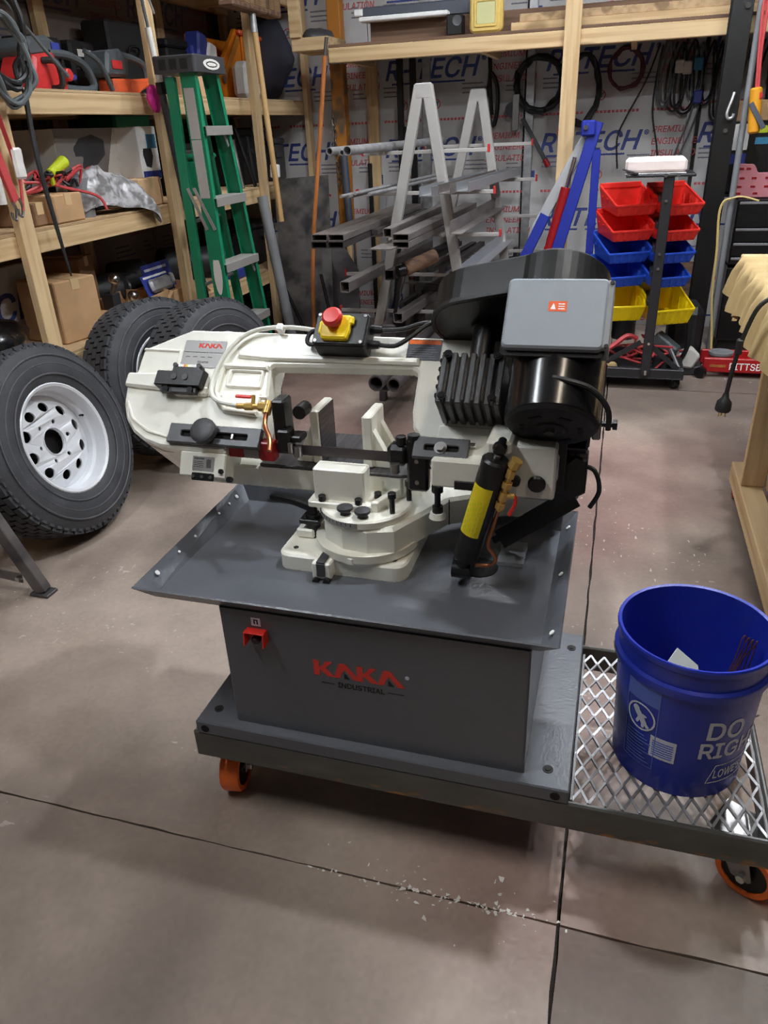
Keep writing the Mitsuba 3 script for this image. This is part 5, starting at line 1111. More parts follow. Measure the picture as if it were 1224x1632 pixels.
for i, (x, y, z, r) in enumerate(((-1.55, 4.2, 1.398, .020), (-1.455, 4.22, 1.397, .024), (-1.50, 4.26, 1.3875, .015))):
    k = thing('round_pipe', ('thin round grey pipe, left one on the top rack arm', 'thicker round grey pipe on the top rack arm', 'thin round pipe under the thicker one on the top rack arm')[i], 'pipe', 'round pipes on the top arm')
    part(k, 'wall', pipe((x, y, z), (x+.12, 6.1, z), r, .004), 'galv'); part(k, 'bore', rod((x+.004, y+.08, z), (x+.0045, y+.09, z), r-.004, 14), 'tube_hole')
for i, (x, z, r) in enumerate(((-1.50, 1.172, .009), (-1.475, 1.165, .010), (-1.45, 1.178, .009), (-1.52, 1.162, .008), (-1.40, 1.165, .011))):
    one('steel_rod', rod((x, 4.2+.05*i, z), (x+.14, 6.0, z), r, 8), 'tube_grey' if i % 2 else 'galv', ('first', 'second', 'third', 'fourth', 'fifth')[(3, 0, 1, 2, 4).index(i)]+' slim steel rod from the left on the second rack arm', 'rod', 'slim rods on the second arm')
for i, (x, z) in enumerate(((-1.055, 1.175), (-.972, 1.178), (-.889, 1.181))):
    d = Fr((x, 4.4, z), (1, -.1, 0), (0, 0, 1), (.1, 1, 0))
    one('channel_bar', extr(sg.Polygon([(-.038, -.025), (.038, -.025), (.038, .025), (.033, .025), (.033, -.02), (-.033, -.02), (-.033, .025), (-.038, .025)]), 0, 1.45, Fr((x, 4.35+.1*i, z), V(1, -.08, 0)/np.linalg.norm((1, -.08, 0)), (0, 0, 1), V(.08, 1, 0)/np.linalg.norm((1, -.08, 0)))), 'alum_extr' if i != 1 else 'tube_grey', ('grey steel channel on the right rack arm, nearest the front frame', 'middle grey steel channel on the right rack arm', 'grey steel channel on the right rack arm, farthest right')[i], 'channel', 'channels on the right arm', smooth=False)
for i, (x, z, y0, m) in enumerate(((-.93, .945, 4.4, 'tube_grey'), (-.865, .71, 4.4, 'alum_extr'))):
    one('angle_bar', extr(sg.Polygon([(0, 0), (.07, 0), (.07, .005), (.005, .005), (.005, .07), (0, .07)]), 0, 1.55, Fr((x, y0, z), V(1, -.02, 0)/np.linalg.norm((1, -.02, 0)), (0, 0, 1), V(.02, 1, 0)/np.linalg.norm((1, -.02, 0)))), m, ('dark steel angle bar on the middle right arm', 'pale steel angle bar low on the right arm behind the belt cover')[i], 'angle bar', smooth=False)
for i, (x, y, z, x2, r) in enumerate(((-1.155, 3.6, .31, -1.13, .042), (-1.065, 3.62, .30, -1.03, .038), (-1.20, 3.9, .215, -1.14, .05))):
    k = thing('steel_pipe', ('dark round steel pipe seen through the bow, left one', 'dark round steel pipe seen through the bow, right one', 'dark round steel pipe lying below the other two pipes')[i], 'pipe', 'dark pipes low on the rack')
    part(k, 'wall', pipe((x, y, z), (x2, 5.9, z), r, .008), 'tube_dark'); part(k, 'bore', rod((x, y+.1, z), (x, y+.11, z), r-.008, 14), 'tube_hole')
for i, z in enumerate((.24, .52)):
    one('support_stand', M_(box(-1.35, -.88, 4.2+1.0*i, 4.25+1.0*i, z-.05 if i else z-.055, z-.0 if not i else z, .004), box(-1.33, -1.29, 4.2+1.0*i, 4.25+1.0*i, .001, z-.05, .004), box(-.94, -.90, 4.2+1.0*i, 4.25+1.0*i, .001, z-.05, .004)), 'tube_dark', ('low dark trestle under the round steel pipes', 'taller dark trestle inside the rack')[i], 'trestle', smooth=False)
for i, (x, z, x2, m) in enumerate(((-1.47, .925, -1.44, 'tube_dark'), (-1.20, .93, -1.16, 'tube_dark'), (-1.14, 1.155, -1.06, 'tube_dark'), (-1.30, .672, -1.20, 'tube_dark'), (-1.08, .67, -1.02, 'tube_dark'), (-1.16, .67, -1.08, 'mill_steel'), (-1.38, .43, -1.26, 'tube_dark'), (-1.08, .43, -1.02, 'mill_steel'))):
    one('steel_bar', box(-.022, .022, 0, 1.25-.05*(i % 3), -.016, .016, .002, Fr((x, 4.70+.04*i, z), V(1, -(x2-x)/1.3, 0)/np.linalg.norm((1, (x2-x)/1.3, 0)), V((x2-x)/1.3, 1, 0)/np.linalg.norm((1, (x2-x)/1.3, 0)))), m, 'dark steel bar '+('beside the four-tube bundle', 'next to the flat tube pair', 'under the grey channels', 'right of the lower dark square tube', 'low on the right between the frames', 'beside the dark bar low on the right', 'left on the lowest arm', 'right on the lowest arm')[i], 'bar', 'dark bars inside the rack', smooth=False)
k = thing('roller_handle', 'brown wooden roller on a black bracket in front of the rack', 'roller')
part(k, 'roller', rod((-1.215, 4.45, .745), (-1.06, 4.60, .80), .042, 20, bev=.004), 'old_wood', 35); part(k, 'bracket', M_(rod((-1.25, 4.42, .735), (-1.215, 4.45, .745), .034, 14), beam((-1.24, 4.44, .73), (-1.33, 4.55, .33), .02, .012, .002)), 'black_satin'); part(k, 'stem', rod((-1.22, 4.46, .71), (-1.37, 4.72, .40), .012, 8), 'steel'); part(k, 'foot', box(-1.40, -1.30, 4.50, 4.76, .001, .40, .01), 'tube_dark')

# ---------------------------------------------------------------- shelf across the back wall and what is on it
t = thing('back_shelf', 'high pine shelf along the back wall with a front beam and post', 'shelf')
for i, (a, b) in enumerate(((-2.02, -.44), (-.438, .82), (.822, 3.3))):
    part(t, 'front_beam', box(a, b, 5.58, 5.618, 1.905-.0*i, 1.993, .004), 'wood_x', False)
part(t, 'post', box(-.452, -.352, 5.54, 5.578, .001, 3.25, .003), 'wood_z', False)
part(t, 'post', box(2.6, 2.69, 5.54, 5.578, .001, 3.25, .003), 'wood_z', False)
part(t, 'end_post', box(-1.99, -1.90, 6.30, 6.338, .001, 1.99, .003), 'wood_z', False)
for i in range(6):
    x = -1.95+.95*i; part(t, 'joist', box(x, x+.038, 5.62, 6.36, 1.908, 1.992, .002), 'wood_y', False)
for i in range(5):
    part(t, 'shelf_board', box(-2.02, 3.3, 5.585+.156*i, 5.585+.156*i+.15, 1.9935, 2.012, .002), 'old_wood', False)
for i, (x0, x1, y, z, h, w, m, lab) in enumerate(((-1.75, -.98, 5.70, 2.013, .12, .09, 'old_wood', 'reddish brown plank lying on the back shelf left of the yellow lamp'), (-.80, 1.9, 5.68, 2.013, .05, .14, 'wood_x', 'long pine board lying on the back shelf behind the post'),
        (-.75, 2.2, 5.70, 2.064, .045, .12, 'plywood', 'upper long pine board of the stack on the back shelf'), (-.9, 2.0, 5.86, 2.013, .14, .04, 'old_wood', 'dark plank on edge at the back of the back shelf'), (.9, 1.6, 5.60, 1.80, .10, .03, 'old_wood', 'short brown plank fixed below the back shelf beam'))):
    one('plank', box(x0, x1, y, y+w, z, z+h, .003), m, lab, 'plank', smooth=False)
one('lamp_tube', M_(box(-1.80, -1.20, 5.60, 5.69, 2.128, 2.155, .006)), 'white', 'white tube fixture lying on the back shelf, the lower one', 'lamp', smooth=False)
k = thing('strip_fixture', 'long dark strip fixture with a white end above the white tube', 'lamp'); part(k, 'body', box(-1.80, -1.05, 5.70, 5.78, 2.134, 2.22, .008), 'label_dark'); part(k, 'end_cap', box(-1.86, -1.80, 5.69, 5.79, 2.17, 2.21, .006), 'white')
k = thing('speaker_box', 'black box with a round dial on the back shelf beside the yellow lamp', 'box'); part(k, 'body', box(-1.20, -1.10, 5.58, 5.69, 2.013, 2.127, .006), 'black_satin'); part(k, 'dial', lathe([(0, 0), (.03, 0), (.03, .006), (.022, .004), (0, .004)], (-1.13, 5.58, 2.09), (0, -1, 0), 18), 'plate_grey')
k = thing('work_light', 'yellow square work light on the back shelf beam', 'lamp')
part(k, 'body', extr(rect(-1.06, -.855, 1.996, 2.225, .03), -5.60, -5.55, Fr((0, 0, 0), (1, 0, 0), (0, 0, 1), (0, -1, 0)), .012) if False else extr(rect(-1.055, -.845, 2.014, 2.225, .03), -.0, .06, Fr((0, 5.66, 0), (1, 0, 0), (0, 0, 1), (0, -1, 0)), .012), 'dull_yellow')
part(k, 'lens', extr(rect(-1.01, -.89, 2.06, 2.18, .01), .058, .064, Fr((0, 5.66, 0), (1, 0, 0), (0, 0, 1), (0, -1, 0)), .003), 'lens_yellow')
part(k, 'bezel', extr(rect(-1.025, -.875, 2.045, 2.195, .015).difference(rect(-1.01, -.89, 2.06, 2.18, .01)), .056, .068, Fr((0, 5.66, 0), (1, 0, 0), (0, 0, 1), (0, -1, 0)), .002), 'dull_yellow')
k = thing('box_of_parts', 'wooden crate of parts above the broom at the left end of the back shelf', 'crate'); part(k, 'body', M_(box(-2.30, -2.03, 5.62, 6.0, 1.99, 2.07, .004), box(-2.30, -2.22, 5.60, 5.64, 2.07, 2.30, .003)), 'wood_x'); part(k, 'contents', crumple(blob((-2.16, 5.78, 2.07), (.11, .14, .07), 2), .03, 12), 'dark_grey')

# ---- hanging from the back wall
def hang(name, P, r, m, label, cat='cable', grp=None): return one(name, tube(P, r, 6, 5), m, label, cat, grp)
WY = 6.33
coil('hose_coil', (-.67, WY-.02, 1.735), .165, 7, .016, 'cable_black', 'thick black hose coil hanging on the back wall left of the post', nrm=(0, -1, 0), squash=1.05, jit=.02)
coil('hose_coil', (-.37, WY-.02, 1.68), .125, 4, .014, 'cable_black', 'black hose coil hanging on the back wall right of the post', nrm=(0, -1, 0), squash=1.75, jit=.015, seed=6)
coil('cable_coil', (-.072, WY-.02, 1.80), .112, 4, .009, 'cable_maroon', 'dark red cable coil hanging alone on the back wall', nrm=(0, -1, 0), squash=1.1, jit=.008, seed=8)
for i, (x, zt, zb, w) in enumerate(((.20, 1.95, 1.55, .05), (.27, 1.94, 1.52, .06), (.34, 1.95, 1.50, .07), (.40, 1.93, 1.58, .05), (.47, 1.94, 1.55, .05), (.55, 1.93, 1.45, .04), (.72, 1.93, 1.42, .06), (.82, 1.92, 1.38, .06), (.92, 1.92, 1.5, .05))):
    P = [(x-w*.3, WY, zt), (x-w, WY-.02, (zt+zb)/2+.05), (x-w*.9, WY-.02, zb+.06), (x, WY-.02, zb), (x+w*.9, WY-.03, zb+.07), (x+w, WY-.03, (zt+zb)/2+.05), (x+w*.3, WY-.02, zt-.005), (x-w*.6, WY-.04, (zt+zb)/2), (x-w*.2, WY-.05, zb+.03), (x+w*.7, WY-.05, zb+.10), (x+w*.2, WY-.04, zt-.01)]
    hang('extension_cord', P, .0075, 'cable_black' if i % 3 else 'cable_grey', 'looped '+('grey' if i % 3 == 0 else 'black')+' extension cord below the back shelf, '+('first', 'second', 'third', 'fourth', 'fifth', 'sixth', 'seventh', 'eighth', 'ninth')[i]+' to the right of the red coil', 'cable', 'looped cords on the back wall')
for i, P in enumerate(([(.14, WY, 1.94), (.07, WY-.02, 1.72), (-.04, WY-.02, 1.50), (-.09, WY-.02, 1.36), (-.07, WY-.02, 1.16)], [(.16, WY, 1.93), (.135, WY-.02, 1.70), (.14, WY-.02, 1.50), (.19, WY-.02, 1.30), (.22, WY-.02, 1.13)], [(.42, WY-.03, 1.70), (.39, WY-.04, 1.50), (.32, WY-.03, 1.25), (.30, WY-.03, 1.12)], [(.44, WY-.03, 1.72), (.43, WY-.04, 1.50), (.36, WY-.03, 1.27), (.30, WY-.03, 1.10)])):
    hang('hanging_cord', P, .006, 'cable_black' if i < 2 else 'cable_grey', 'single '+('black cord end hanging on the back wall, nearest the blue hoist', 'black cord end hanging straight above the foam package', 'grey cord end hanging beside the black column, left one', 'grey cord end hanging beside the black column, right one')[i], 'cable', 'cord ends on the back wall')
for i, (x, z, m) in enumerate(((.33, 1.78, 'off_white'), (.40, 1.80, 'cyan_print'), (.42, 1.60, 'blue_print'), (.28, 1.79, 'off_white'))):
    one('plug', box(x-.03, x+.03, WY-.09, WY-.06, z-.04, z+.04, .008), m, ('pale plug block among the looped cords', 'light blue tag among the looped cords', 'dark blue tag hanging below the looped cords', 'second pale plug block among the looped cords')[i], 'plug')
hang('ratchet_strap', [(-1.04, WY, 1.95), (-1.03, WY-.02, 1.80), (-1.06, WY-.02, 1.62), (-1.0, WY-.02, 1.48), (-.97, WY-.02, 1.60), (-.98, WY-.02, 1.75), (-1.03, WY-.03, 1.82), (-1.01, WY-.03, 1.55)], .016, 'cable_black', 'dark twisted strap hanging on the back wall above the far rack frame', 'strap')
k = thing('hand_winch', 'steel hand winch with hook hanging on the back wall left of the coil', 'winch')
part(k, 'body', rod((-.86, WY, 1.58), (-.86, WY-.05, 1.58), .05, 16), 'tool_dark'); part(k, 'plate', beam((-.83, WY-.05, 1.68), (-.83, WY-.05, 1.44), .05, .012, .003, up=(0, 1, 0)), 'steel'); part(k, 'lever', beam((-.78, WY-.05, 1.52), (-.60, WY-.05, 1.24), .03, .012, .003, up=(0, 1, 0)), 'dark_grey'); part(k, 'grip', rod((-.60, WY-.05, 1.24), (-.57, WY-.05, 1.19), .02, 10), 'dark_red'); part(k, 'hook', tube([(-.84, WY-.03, 1.78), (-.82, WY-.03, 1.73), (-.84, WY-.03, 1.68)], .008, 6, 3), 'steel')

# ---------------------------------------------------------------- blue engine hoist folded by the post
t = thing('engine_hoist', 'blue folded engine hoist with grey boom behind the pine post', 'hoist')
HY = 5.40
part(t, 'mast', rtube((-.47, HY, .45), (-.205, HY+.04, 1.48), .075, .06, .004, up=(0, 1, 0)), 'hoist_blue', False)
part(t, 'leg', rtube((-.185, HY+.02, .05), (-.195, HY+.03, 1.32), .05, .05, .004, up=(0, 1, 0)), 'hoist_blue', False)
part(t, 'leg', rtube((-.72, HY+.06, .45), (-.50, HY+.10, .93), .07, .06, .004, up=(0, 1, 0)), 'hoist_blue', False)
part(t, 'boom', rtube((-.56, HY+.12, .84), (-.235, HY+.11, 1.45), .07, .055, .004, up=(0, 1, 0)), 'hoist_grey', False)
part(t, 'head_bracket', box(-.30, -.21, HY-.02, HY+.08, 1.40, 1.49, .01), 'hoist_blue')
part(t, 'pivot', rod((-.27, HY-.04, 1.45), (-.27, HY+.1, 1.45), .014, 12), 'chrome')
part(t, 'ram', M_(rod((-.46, HY+.04, .70), (-.37, HY+.05, 1.10), .036, 16)), 'dark_red'); part(t, 'ram_rod', rod((-.37, HY+.05, 1.10), (-.33, HY+.06, 1.28), .012, 10), 'chrome')
part(t, 'base', M_(box(-.80, -.10, HY, HY+.06, .02, .08, .004), box(-.48, -.42, HY, HY+.06, .08, .47, .004), box(-.74, -.69, HY+.04, HY+.09, .08, .47, .004)), 'hoist_blue', False)
one('red_cap_light', M_(rod((-.42, HY+.2, 1.40), (-.40, HY+.2, 1.55), .045, 14, bev=.01)), 'tool_red', 'small red lamp body between the pine post and the blue hoist', 'lamp')
for i, (x, h, m) in enumerate(((-.75, .62, 'black_satin'), (-.60, .58, 'black_matte'), (-.10, .62, 'black_matte'), (.09, .72, 'black_satin'))):
    k = thing('gas_bottle', ('black bottle standing at the back wall behind the angle bars', 'black canister at the back wall beside the hoist', 'black canister standing between hoist and bins', 'tall thin black bottle behind the bins')[i], 'bottle', 'dark bottles by the back wall')
    part(k, 'body', lathe([(0, 0), (.085, 0), (.085, h*.8), (.05, h*.95), (0, h*.95)], (x, 5.95, .001), seg=20), m); part(k, 'valve', rod((x, 5.95, h*.95), (x, 5.95, h*.95+.07), .018, 10), 'tool_red' if i == 3 else 'dark_grey')

# ---------------------------------------------------------------- bin cart
CYc = 4.86
t = thing('bin_cart', 'black steel cart on casters with a leaning column of colored bins', 'cart')
part(t, 'column', rtube((.222, CYc-.17, .10), (.226, CYc-.165, 1.20), .055, .05, .004, up=(0, 1, 0)), 'cart_black', False)
part(t, 'base_rail', box(-.10, .445, CYc-.18, CYc-.145, .075, .13, .003), 'cart_black')
part(t, 'base_rail', box(-.10, .445, CYc+.30, CYc+.335, .075, .13, .003), 'cart_black')
for x in (-.10, .41): part(t, 'side_rail', box(x, x+.035, CYc-.145, CYc+.30, .075, .13, .003), 'cart_black')
part(t, 'floor', box(-.10, .445, CYc-.18, CYc+.335, .070, .076, .001), 'cart_black')
for s, x in ((-1, -.06), (1, .41)): part(t, 'brace', beam((.195+.015*s, CYc-.16, .29), (x, CYc-.16, .13), .03, .005, 0, up=(0, 1, 0)), 'cart_black')
for x in (.40, -.06):
    for y in (CYc-.12, CYc+.27):
        k = part(t, 'caster', lathe([(0, -.02), (.030, -.02), (.034, -.015), (.034, .015), (.030, .02), (0, .02)], (x, y, .036), (.8, .6, 0), 20), 'black_matte'); part(k, 'fork', box(x-.018, x+.018, y-.024, y+.024, .045, .071, .003), 'black_satin')
part(t, 'top_plate', box(.0, .36, CYc-.20, CYc+.12, 1.2005, 1.214, .003), 'cart_black')
for x in (.205, .27): part(t, 'plate_bolt', rod((x, CYc-.20, 1.207), (x, CYc-.208, 1.207), .009, 8), 'chrome')
for z in (1.08, .80, .72, .29, .12, .105): part(t, 'column_bolt', rod((.223, CYc-.19, z), (.223, CYc-.203, z), .008, 8), 'chrome')
for k_, z in enumerate((1.09, .95, .825, .69, .52)): part(t, 'hanger', box(.185, .23, CYc-.142, CYc+.24, z-.02, z+.01, .001), 'cart_black', False)
def bin_(x, y, z, w, d, h, deg, m, label, grp):
    """A plastic stacking bin with a low lip in front, scalloped lower edge, rear hook, rolled rim; front towards -y."""
    F = rotz((x, y, z), deg); F = Fr(F.o, F.u, F.v*math.cos(.13)+V(0, 0, math.sin(.13))); k = thing('storage_bin', label, 'bin', grp); e = .006
    def P(*a): return F.map(np.array(a))
    bo = [(-w*.42, 0, 0), (w*.42, 0, 0), (w*.42, d*.92, 0), (-w*.42, d*.92, 0)]
    to = [(-w/2, -d*.06, h*.48), (w/2, -d*.06, h*.48), (w/2, d, h), (-w/2, d, h)]
    ms = []
    for i in range(4):
        j = (i+1) % 4; q = [V(*bo[i]), V(*bo[j]), V(*to[j]), V(*to[i])]; n = np.cross(q[1]-q[0], q[2]-q[0]); n /= np.linalg.norm(n)
        ms.append(F.mesh(hull([p+n*s*e/2 for p in q for s in (-1, 1)])))
    ms.append(box(-w*.42, w*.42, 0, d*.92, 0, e, 0, F))
    part(k, 'shell', M_(*ms), m, False)
    part(k, 'rim', M_(beam(F(*to[0]), F(*to[1]), .012, .014, .003), beam(F(*to[1]), F(*to[2]), .012, .014, .003), beam(F(*to[3]), F(*to[0]), .012, .014, .003), beam(F(*to[2]), F(*to[3]), .016, .03, .003)), m, False)
    for i in range(5):
        a = -w*.36+w*.18*i
        part(k, 'rib', F.mesh(hull([V(a+sx*.008, sy, z_) for sx in (-1, 1) for sy, z_ in ((-.012, .01), (.004, .004), (-d*.06-.006, h*.5), (-d*.04, h*.5))])), m, False)
    for i in range(3):
        for s in (-1, 1):
            yb = d*(.15+.28*i); part(k, 'side_rib', F.mesh(hull([V(s*(w*.42+.001), yb, .01), V(s*(w*.42+.001), yb+.03, .01), V(s*(w*.5+.006), yb, h*.6), V(s*(w*.5+.006), yb+.03, h*.6), V(s*w*.40, yb, .01), V(s*w*.44, yb+.03, h*.6)])), m, False)
    return k
BINS = [(.992, 'bin_red', 'red', 'upper'), (.852, 'bin_red', 'red', 'lower'), (.728, 'bin_blue', 'blue', 'upper'), (.590, 'bin_blue', 'blue', 'lower')]
for i, (z, m, c, w_) in enumerate(BINS):
    bin_(.070-.008*i, CYc-.03, z, .255, .24, .118, 26, m, f'{w_} {c} storage bin on the near left side of the cart column', c+' bins on the cart')
    bin_(.325-.006*i, CYc-.02, z-.002, .235, .24, .118, 26, m, f'{w_} {c} storage bin on the near right side of the cart column', c+' bins on the cart')
bin_(.045, CYc-.03, .385, .28, .28, .185, 14, 'bin_yellow', 'yellow storage bin left of the cart column', 'yellow bins on the cart')
bin_(.345, CYc-.02, .37, .25, .28, .185, 26, 'bin_yellow', 'yellow storage bin right of the cart column', 'yellow bins on the cart')
k = thing('foam_package', 'pale wrapped foam package on top of the bin cart', 'package'); part(k, 'body', crumple(box(-.01, .31, CYc-.18, CYc+.10, 1.222, 1.292, .014).subdivide_to_size(.05), .005, 14), 'foam_pack'); part(k, 'tray', box(-.01, .31, CYc-.19, CYc+.10, 1.2145, 1.2215, .003), 'plastic_film'); part(k, 'strip', beam((-.02, CYc-.17, 1.243), (.06, CYc-.21, 1.222), .02, .008, .002), 'dark_grey')
for i, (x, y, r_, m) in enumerate(((-.02, CYc-.08, .03, 'canvas'), (.03, CYc-.07, .03, 'canvas'))): one('tennis_ball', blob((x, y, .107+.0), r_, 3), m, ('pale round ball on the cart floor, left one', 'pale round ball on the cart floor, right one')[i], 'ball', 'pale balls on the cart floor', smooth=True)
r = np.random.default_rng(3)
for i in range(5):
    P = [(.10+.06*i+r.normal(0, .05), CYc+.05+r.normal(0, .07), .085+.03*q % .12+r.uniform(0, .08)) for q in range(8)]
    one('red_wire', tube(P, .007, 6, 4), 'cable_red', 'red wire bundle heaped on the cart floor', 'wire', 'red wires on the cart floor')
hang('red_hose', [(-.05, CYc-.05, .19), (.02, CYc-.04, .23), (.10, CYc-.02, .29), (.16, CYc+.0, .27)], .016, 'cable_red', 'short red hose arching on the cart floor', 'hose')
one('chrome_part', blob((.24, CYc-.10, .10), (.022, .018, .016), 2), 'chrome', 'shiny metal piece on the cart floor', 'part', smooth=True)
k = thing('grey_tool', 'grey power tool lying on the right of the cart floor', 'power tool'); part(k, 'body', crumple(beam((.27, CYc+.05, .28), (.40, CYc+.0, .19), .09, .07, .01).subdivide_to_size(.03), .004, 20), 'tool_grey'); part(k, 'bar', beam((.36, CYc-.03, .22), (.43, CYc-.12, .10), .012, .02, .002), 'galv'); part(k, 'base', box(.27, .36, CYc+.0, CYc+.1, .077, .25, .01), 'tool_dark')

# ---------------------------------------------------------------- black column, chain hoist pendant, tool chest
t = thing('steel_column', 'tall black steel column with a hook and bolts on the right', 'column')
CL = Fr((.60, 5.62, 0), (1, 0, 0), (-.0, 1, 0))
part(t, 'web', box(.515, .585, 5.442, 5.54, .001, 3.25, .003), 'black_satin', False)
part(t, 'flange', box(.485, .600, 5.430, 5.442, .001, 3.25, .002), 'black_satin', False)
part(t, 'flange', box(.485, .600, 5.54, 5.552, .001, 3.25, .002), 'black_satin', False)
part(t, 'base_plate', box(.45, .66, 5.40, 5.575, .001, .014, .003), 'black_satin', False)
k = part(t, 'hook', tube([(.565, 5.42, 1.60), (.555, 5.405, 1.56), (.543, 5.395, 1.52), (.538, 5.39, 1.485), (.550, 5.39, 1.465), (.570, 5.39, 1.470), (.575, 5.39, 1.490)], .009, 8, 5), 'galv', label='bright steel hook')
part(t, 'bolt', rod((.547, 5.430, 1.40), (.547, 5.417, 1.40), .013, 10), 'chrome'); part(t, 'bolt', rod((.568, 5.430, 2.03), (.568, 5.417, 2.03), .016, 10), 'chrome')
one('conduit_pipe', rod((.655, 5.46, .002), (.632, 5.46, 3.2), .019, 14), 'grey_paint', 'slim grey conduit standing beside the black column', 'pipe')
hang('yellow_cord', [(.64, 5.420, 1.02), (.60, 5.430, 1.00), (.585, 5.430, .92), (.605, 5.430, .70), (.615, 5.430, .45), (.64, 5.410, .25), (.655, 5.380, .12), (.66, 5.330, .012)], .008, 'cable_yellow', 'pale yellow cord hanging down the black column', 'cable')
hang('yellow_cord', [(.64, 5.420, 1.02), (.70, 5.420, 1.03), (.80, 5.410, 1.005)], .006, 'cable_yellow', 'pale yellow cord end running onto the tool chest', 'cable')
k = thing('hoist_pendant', 'orange hoist pendant control with a red button hanging by the column', 'pendant')
part(k, 'body', M_(rod((.70, 5.380, 1.38), (.675, 5.380, 1.62), .034, 12, bev=.01)), 'pendant_orange'); part(k, 'button', rod((.693, 5.350, 1.575), (.693, 5.448, 1.575), .022, 12, bev=.005), 'tool_red'); part(k, 'button', rod((.688, 5.350, 1.53), (.688, 5.455, 1.53), .012, 10), 'tube_hole')
part(k, 'cord', tube([(.675, 5.380, 1.62), (.655, 5.390, 1.85), (.645, 5.400, 2.02), (.655, 5.400, 2.05), (.667, 5.400, 2.0), (.67, 5.390, 1.8), (.685, 5.380, 1.62)], .009, 7, 5), 'cable_red')
one('dark_strap', beam((.655, 5.350, 1.54), (.745, 5.340, 1.405), .028, .010, .002, up=(0, 1, 0)), 'label_dark', 'short dark strap hanging across the orange pendant', 'strap', smooth=False)
t = thing('tool_chest', 'black tool chest with silver drawer edges behind the workbench', 'tool chest')
tx0, tx1, ty0, ty1 = .70, 1.45, 5.55, 6.0
part(t, 'carcass', box(tx0, tx1, ty0+.012, ty1, .60, 1.00, .006), 'black_satin', False)
part(t, 'lower_cabinet', box(tx0, tx1, ty0+.012, ty1, .10, .58, .006), 'black_satin', False)
part(t, 'base', box(tx0+.02, tx1-.02, ty0+.06, ty1-.02, .001, .10, .004), 'black_matte', False)
for z0, z1_ in ((.835, .990), (.745, .830), (.655, .740), (.605, .650)):
    k = part(t, 'drawer', box(tx0+.008, tx1-.008, ty0, ty0+.012, z0, z1_, .002), 'black_satin', False); part(k, 'drawer_edge', box(tx0+.01, tx1-.01, ty0-.006, ty0, z1_-.018-.03*0, z1_-.002, .003), 'alum_extr', False)
for x in (.78, .98): part(t, 'latch', box(x-.03, x+.03, ty0-.004, ty0+.012, .36, .42, .004), 'galv')
part(t, 'panel', box(.80, 1.0, ty0-.002, ty0+.012, .30, .345, .003), 'alum_extr')
k = thing('battery_case', 'black case with white label and colored badges on the tool chest', 'case')
part(k, 'body', box(.60, 1.05, 5.72, 5.95, 1.02, 1.44, .015), 'black_satin'); part(k, 'label', box(.625, .72, 5.716, 5.719, 1.28, 1.43, 0), 'white', False); part(k, 'label', box(.63, .72, 5.716, 5.719, 1.20, 1.26, 0), 'blue_print', False); part(k, 'badge', extr(stad(.775, 1.395, .86, 1.395, .02), .0, .003, Fr((0, 5.72, 0), (1, 0, 0), (0, 0, 1), (0, -1, 0))), 'lime', False); part(k, 'badge', box(.76, .86, 5.716, 5.719, 1.31, 1.35, 0), 'cyan_print', False)
part(k, 'seat', box(.62, 1.03, 5.73, 5.94, 1.002, 1.02, .004), 'black_matte')
one('brown_carton', box(.68, .88, 5.96, 6.15, 1.30, 1.62, .004) if False else box(.66, .86, 5.80, 5.95, 1.442, 1.56, .004), 'cardboard', 'small brown carton on the black case by the orange pendant', 'carton', smooth=False)
k = thing('socket_case', 'open pink socket set case standing on the tool chest', 'case')
g = rpoly([(.655, 1.003), (1.0, 1.003), (1.0, 1.15), (.80, 1.15), (.77, 1.20), (.68, 1.205), (.66, 1.19)], .012)
part(k, 'tray', extr(g, 0, .03, Fr((0, 5.66, 0), (1, 0, 0), (0, 0, 1), (0, -1, 0)), .006), 'pale_pink')
for i, (x, z) in enumerate(((.70, 1.175), (.74, 1.175), (.71, 1.12), (.78, 1.12), (.86, 1.12), (.93, 1.12), (.70, 1.07), (.78, 1.07), (.86, 1.07), (.70, 1.03), (.80, 1.03), (.90, 1.03))): part(k, 'socket_slot', box(x-.014, x+.014, 5.626, 5.6295, z-.006, z+.006, .001), 'dark_red', False)
k = thing('floor_jack', 'red floor jack lying on the concrete before the tool chest', 'jack')
part(k, 'frame', M_(box(.58, 1.25, 5.00, 5.03, .035, .125, .006), box(.58, 1.25, 5.20, 5.23, .035, .125, .006), box(.70, 1.2, 5.03, 5.20, .04, .07, .004)), 'shop_red'); part(k, 'lettering', text('PITTSBURGH', .042, Fr((.735, 4.9995, .055), (1, 0, 0), (0, 0, 1), (0, -1, 0)), .001, width=.33), 'white', False, 'white PITTSBURGH lettering'); part(k, 'lettering_rule', box(.62, .715, 4.9985, 4.9995, .068, .085, 0), 'handle_orange', False)
part(k, 'saddle', lathe([(0, .11), (.06, .11), (.075, .125), (.075, .14), (.06, .135), (0, .135)], (.69, 5.115, 0), seg=24), 'grey_paint'); part(k, 'saddle_post', rod((.69, 5.115, .07), (.69, 5.115, .112), .03, 12), 'dark_grey')
for y in (4.985, 5.245): part(k, 'wheel', rod((.56, y-.015, .036), (.58, y+.015, .036), .034, 18), 'black_satin')
k = thing('garden_tractor_part', 'dark engine with a fan housing on the floor beside the bin cart', 'engine')
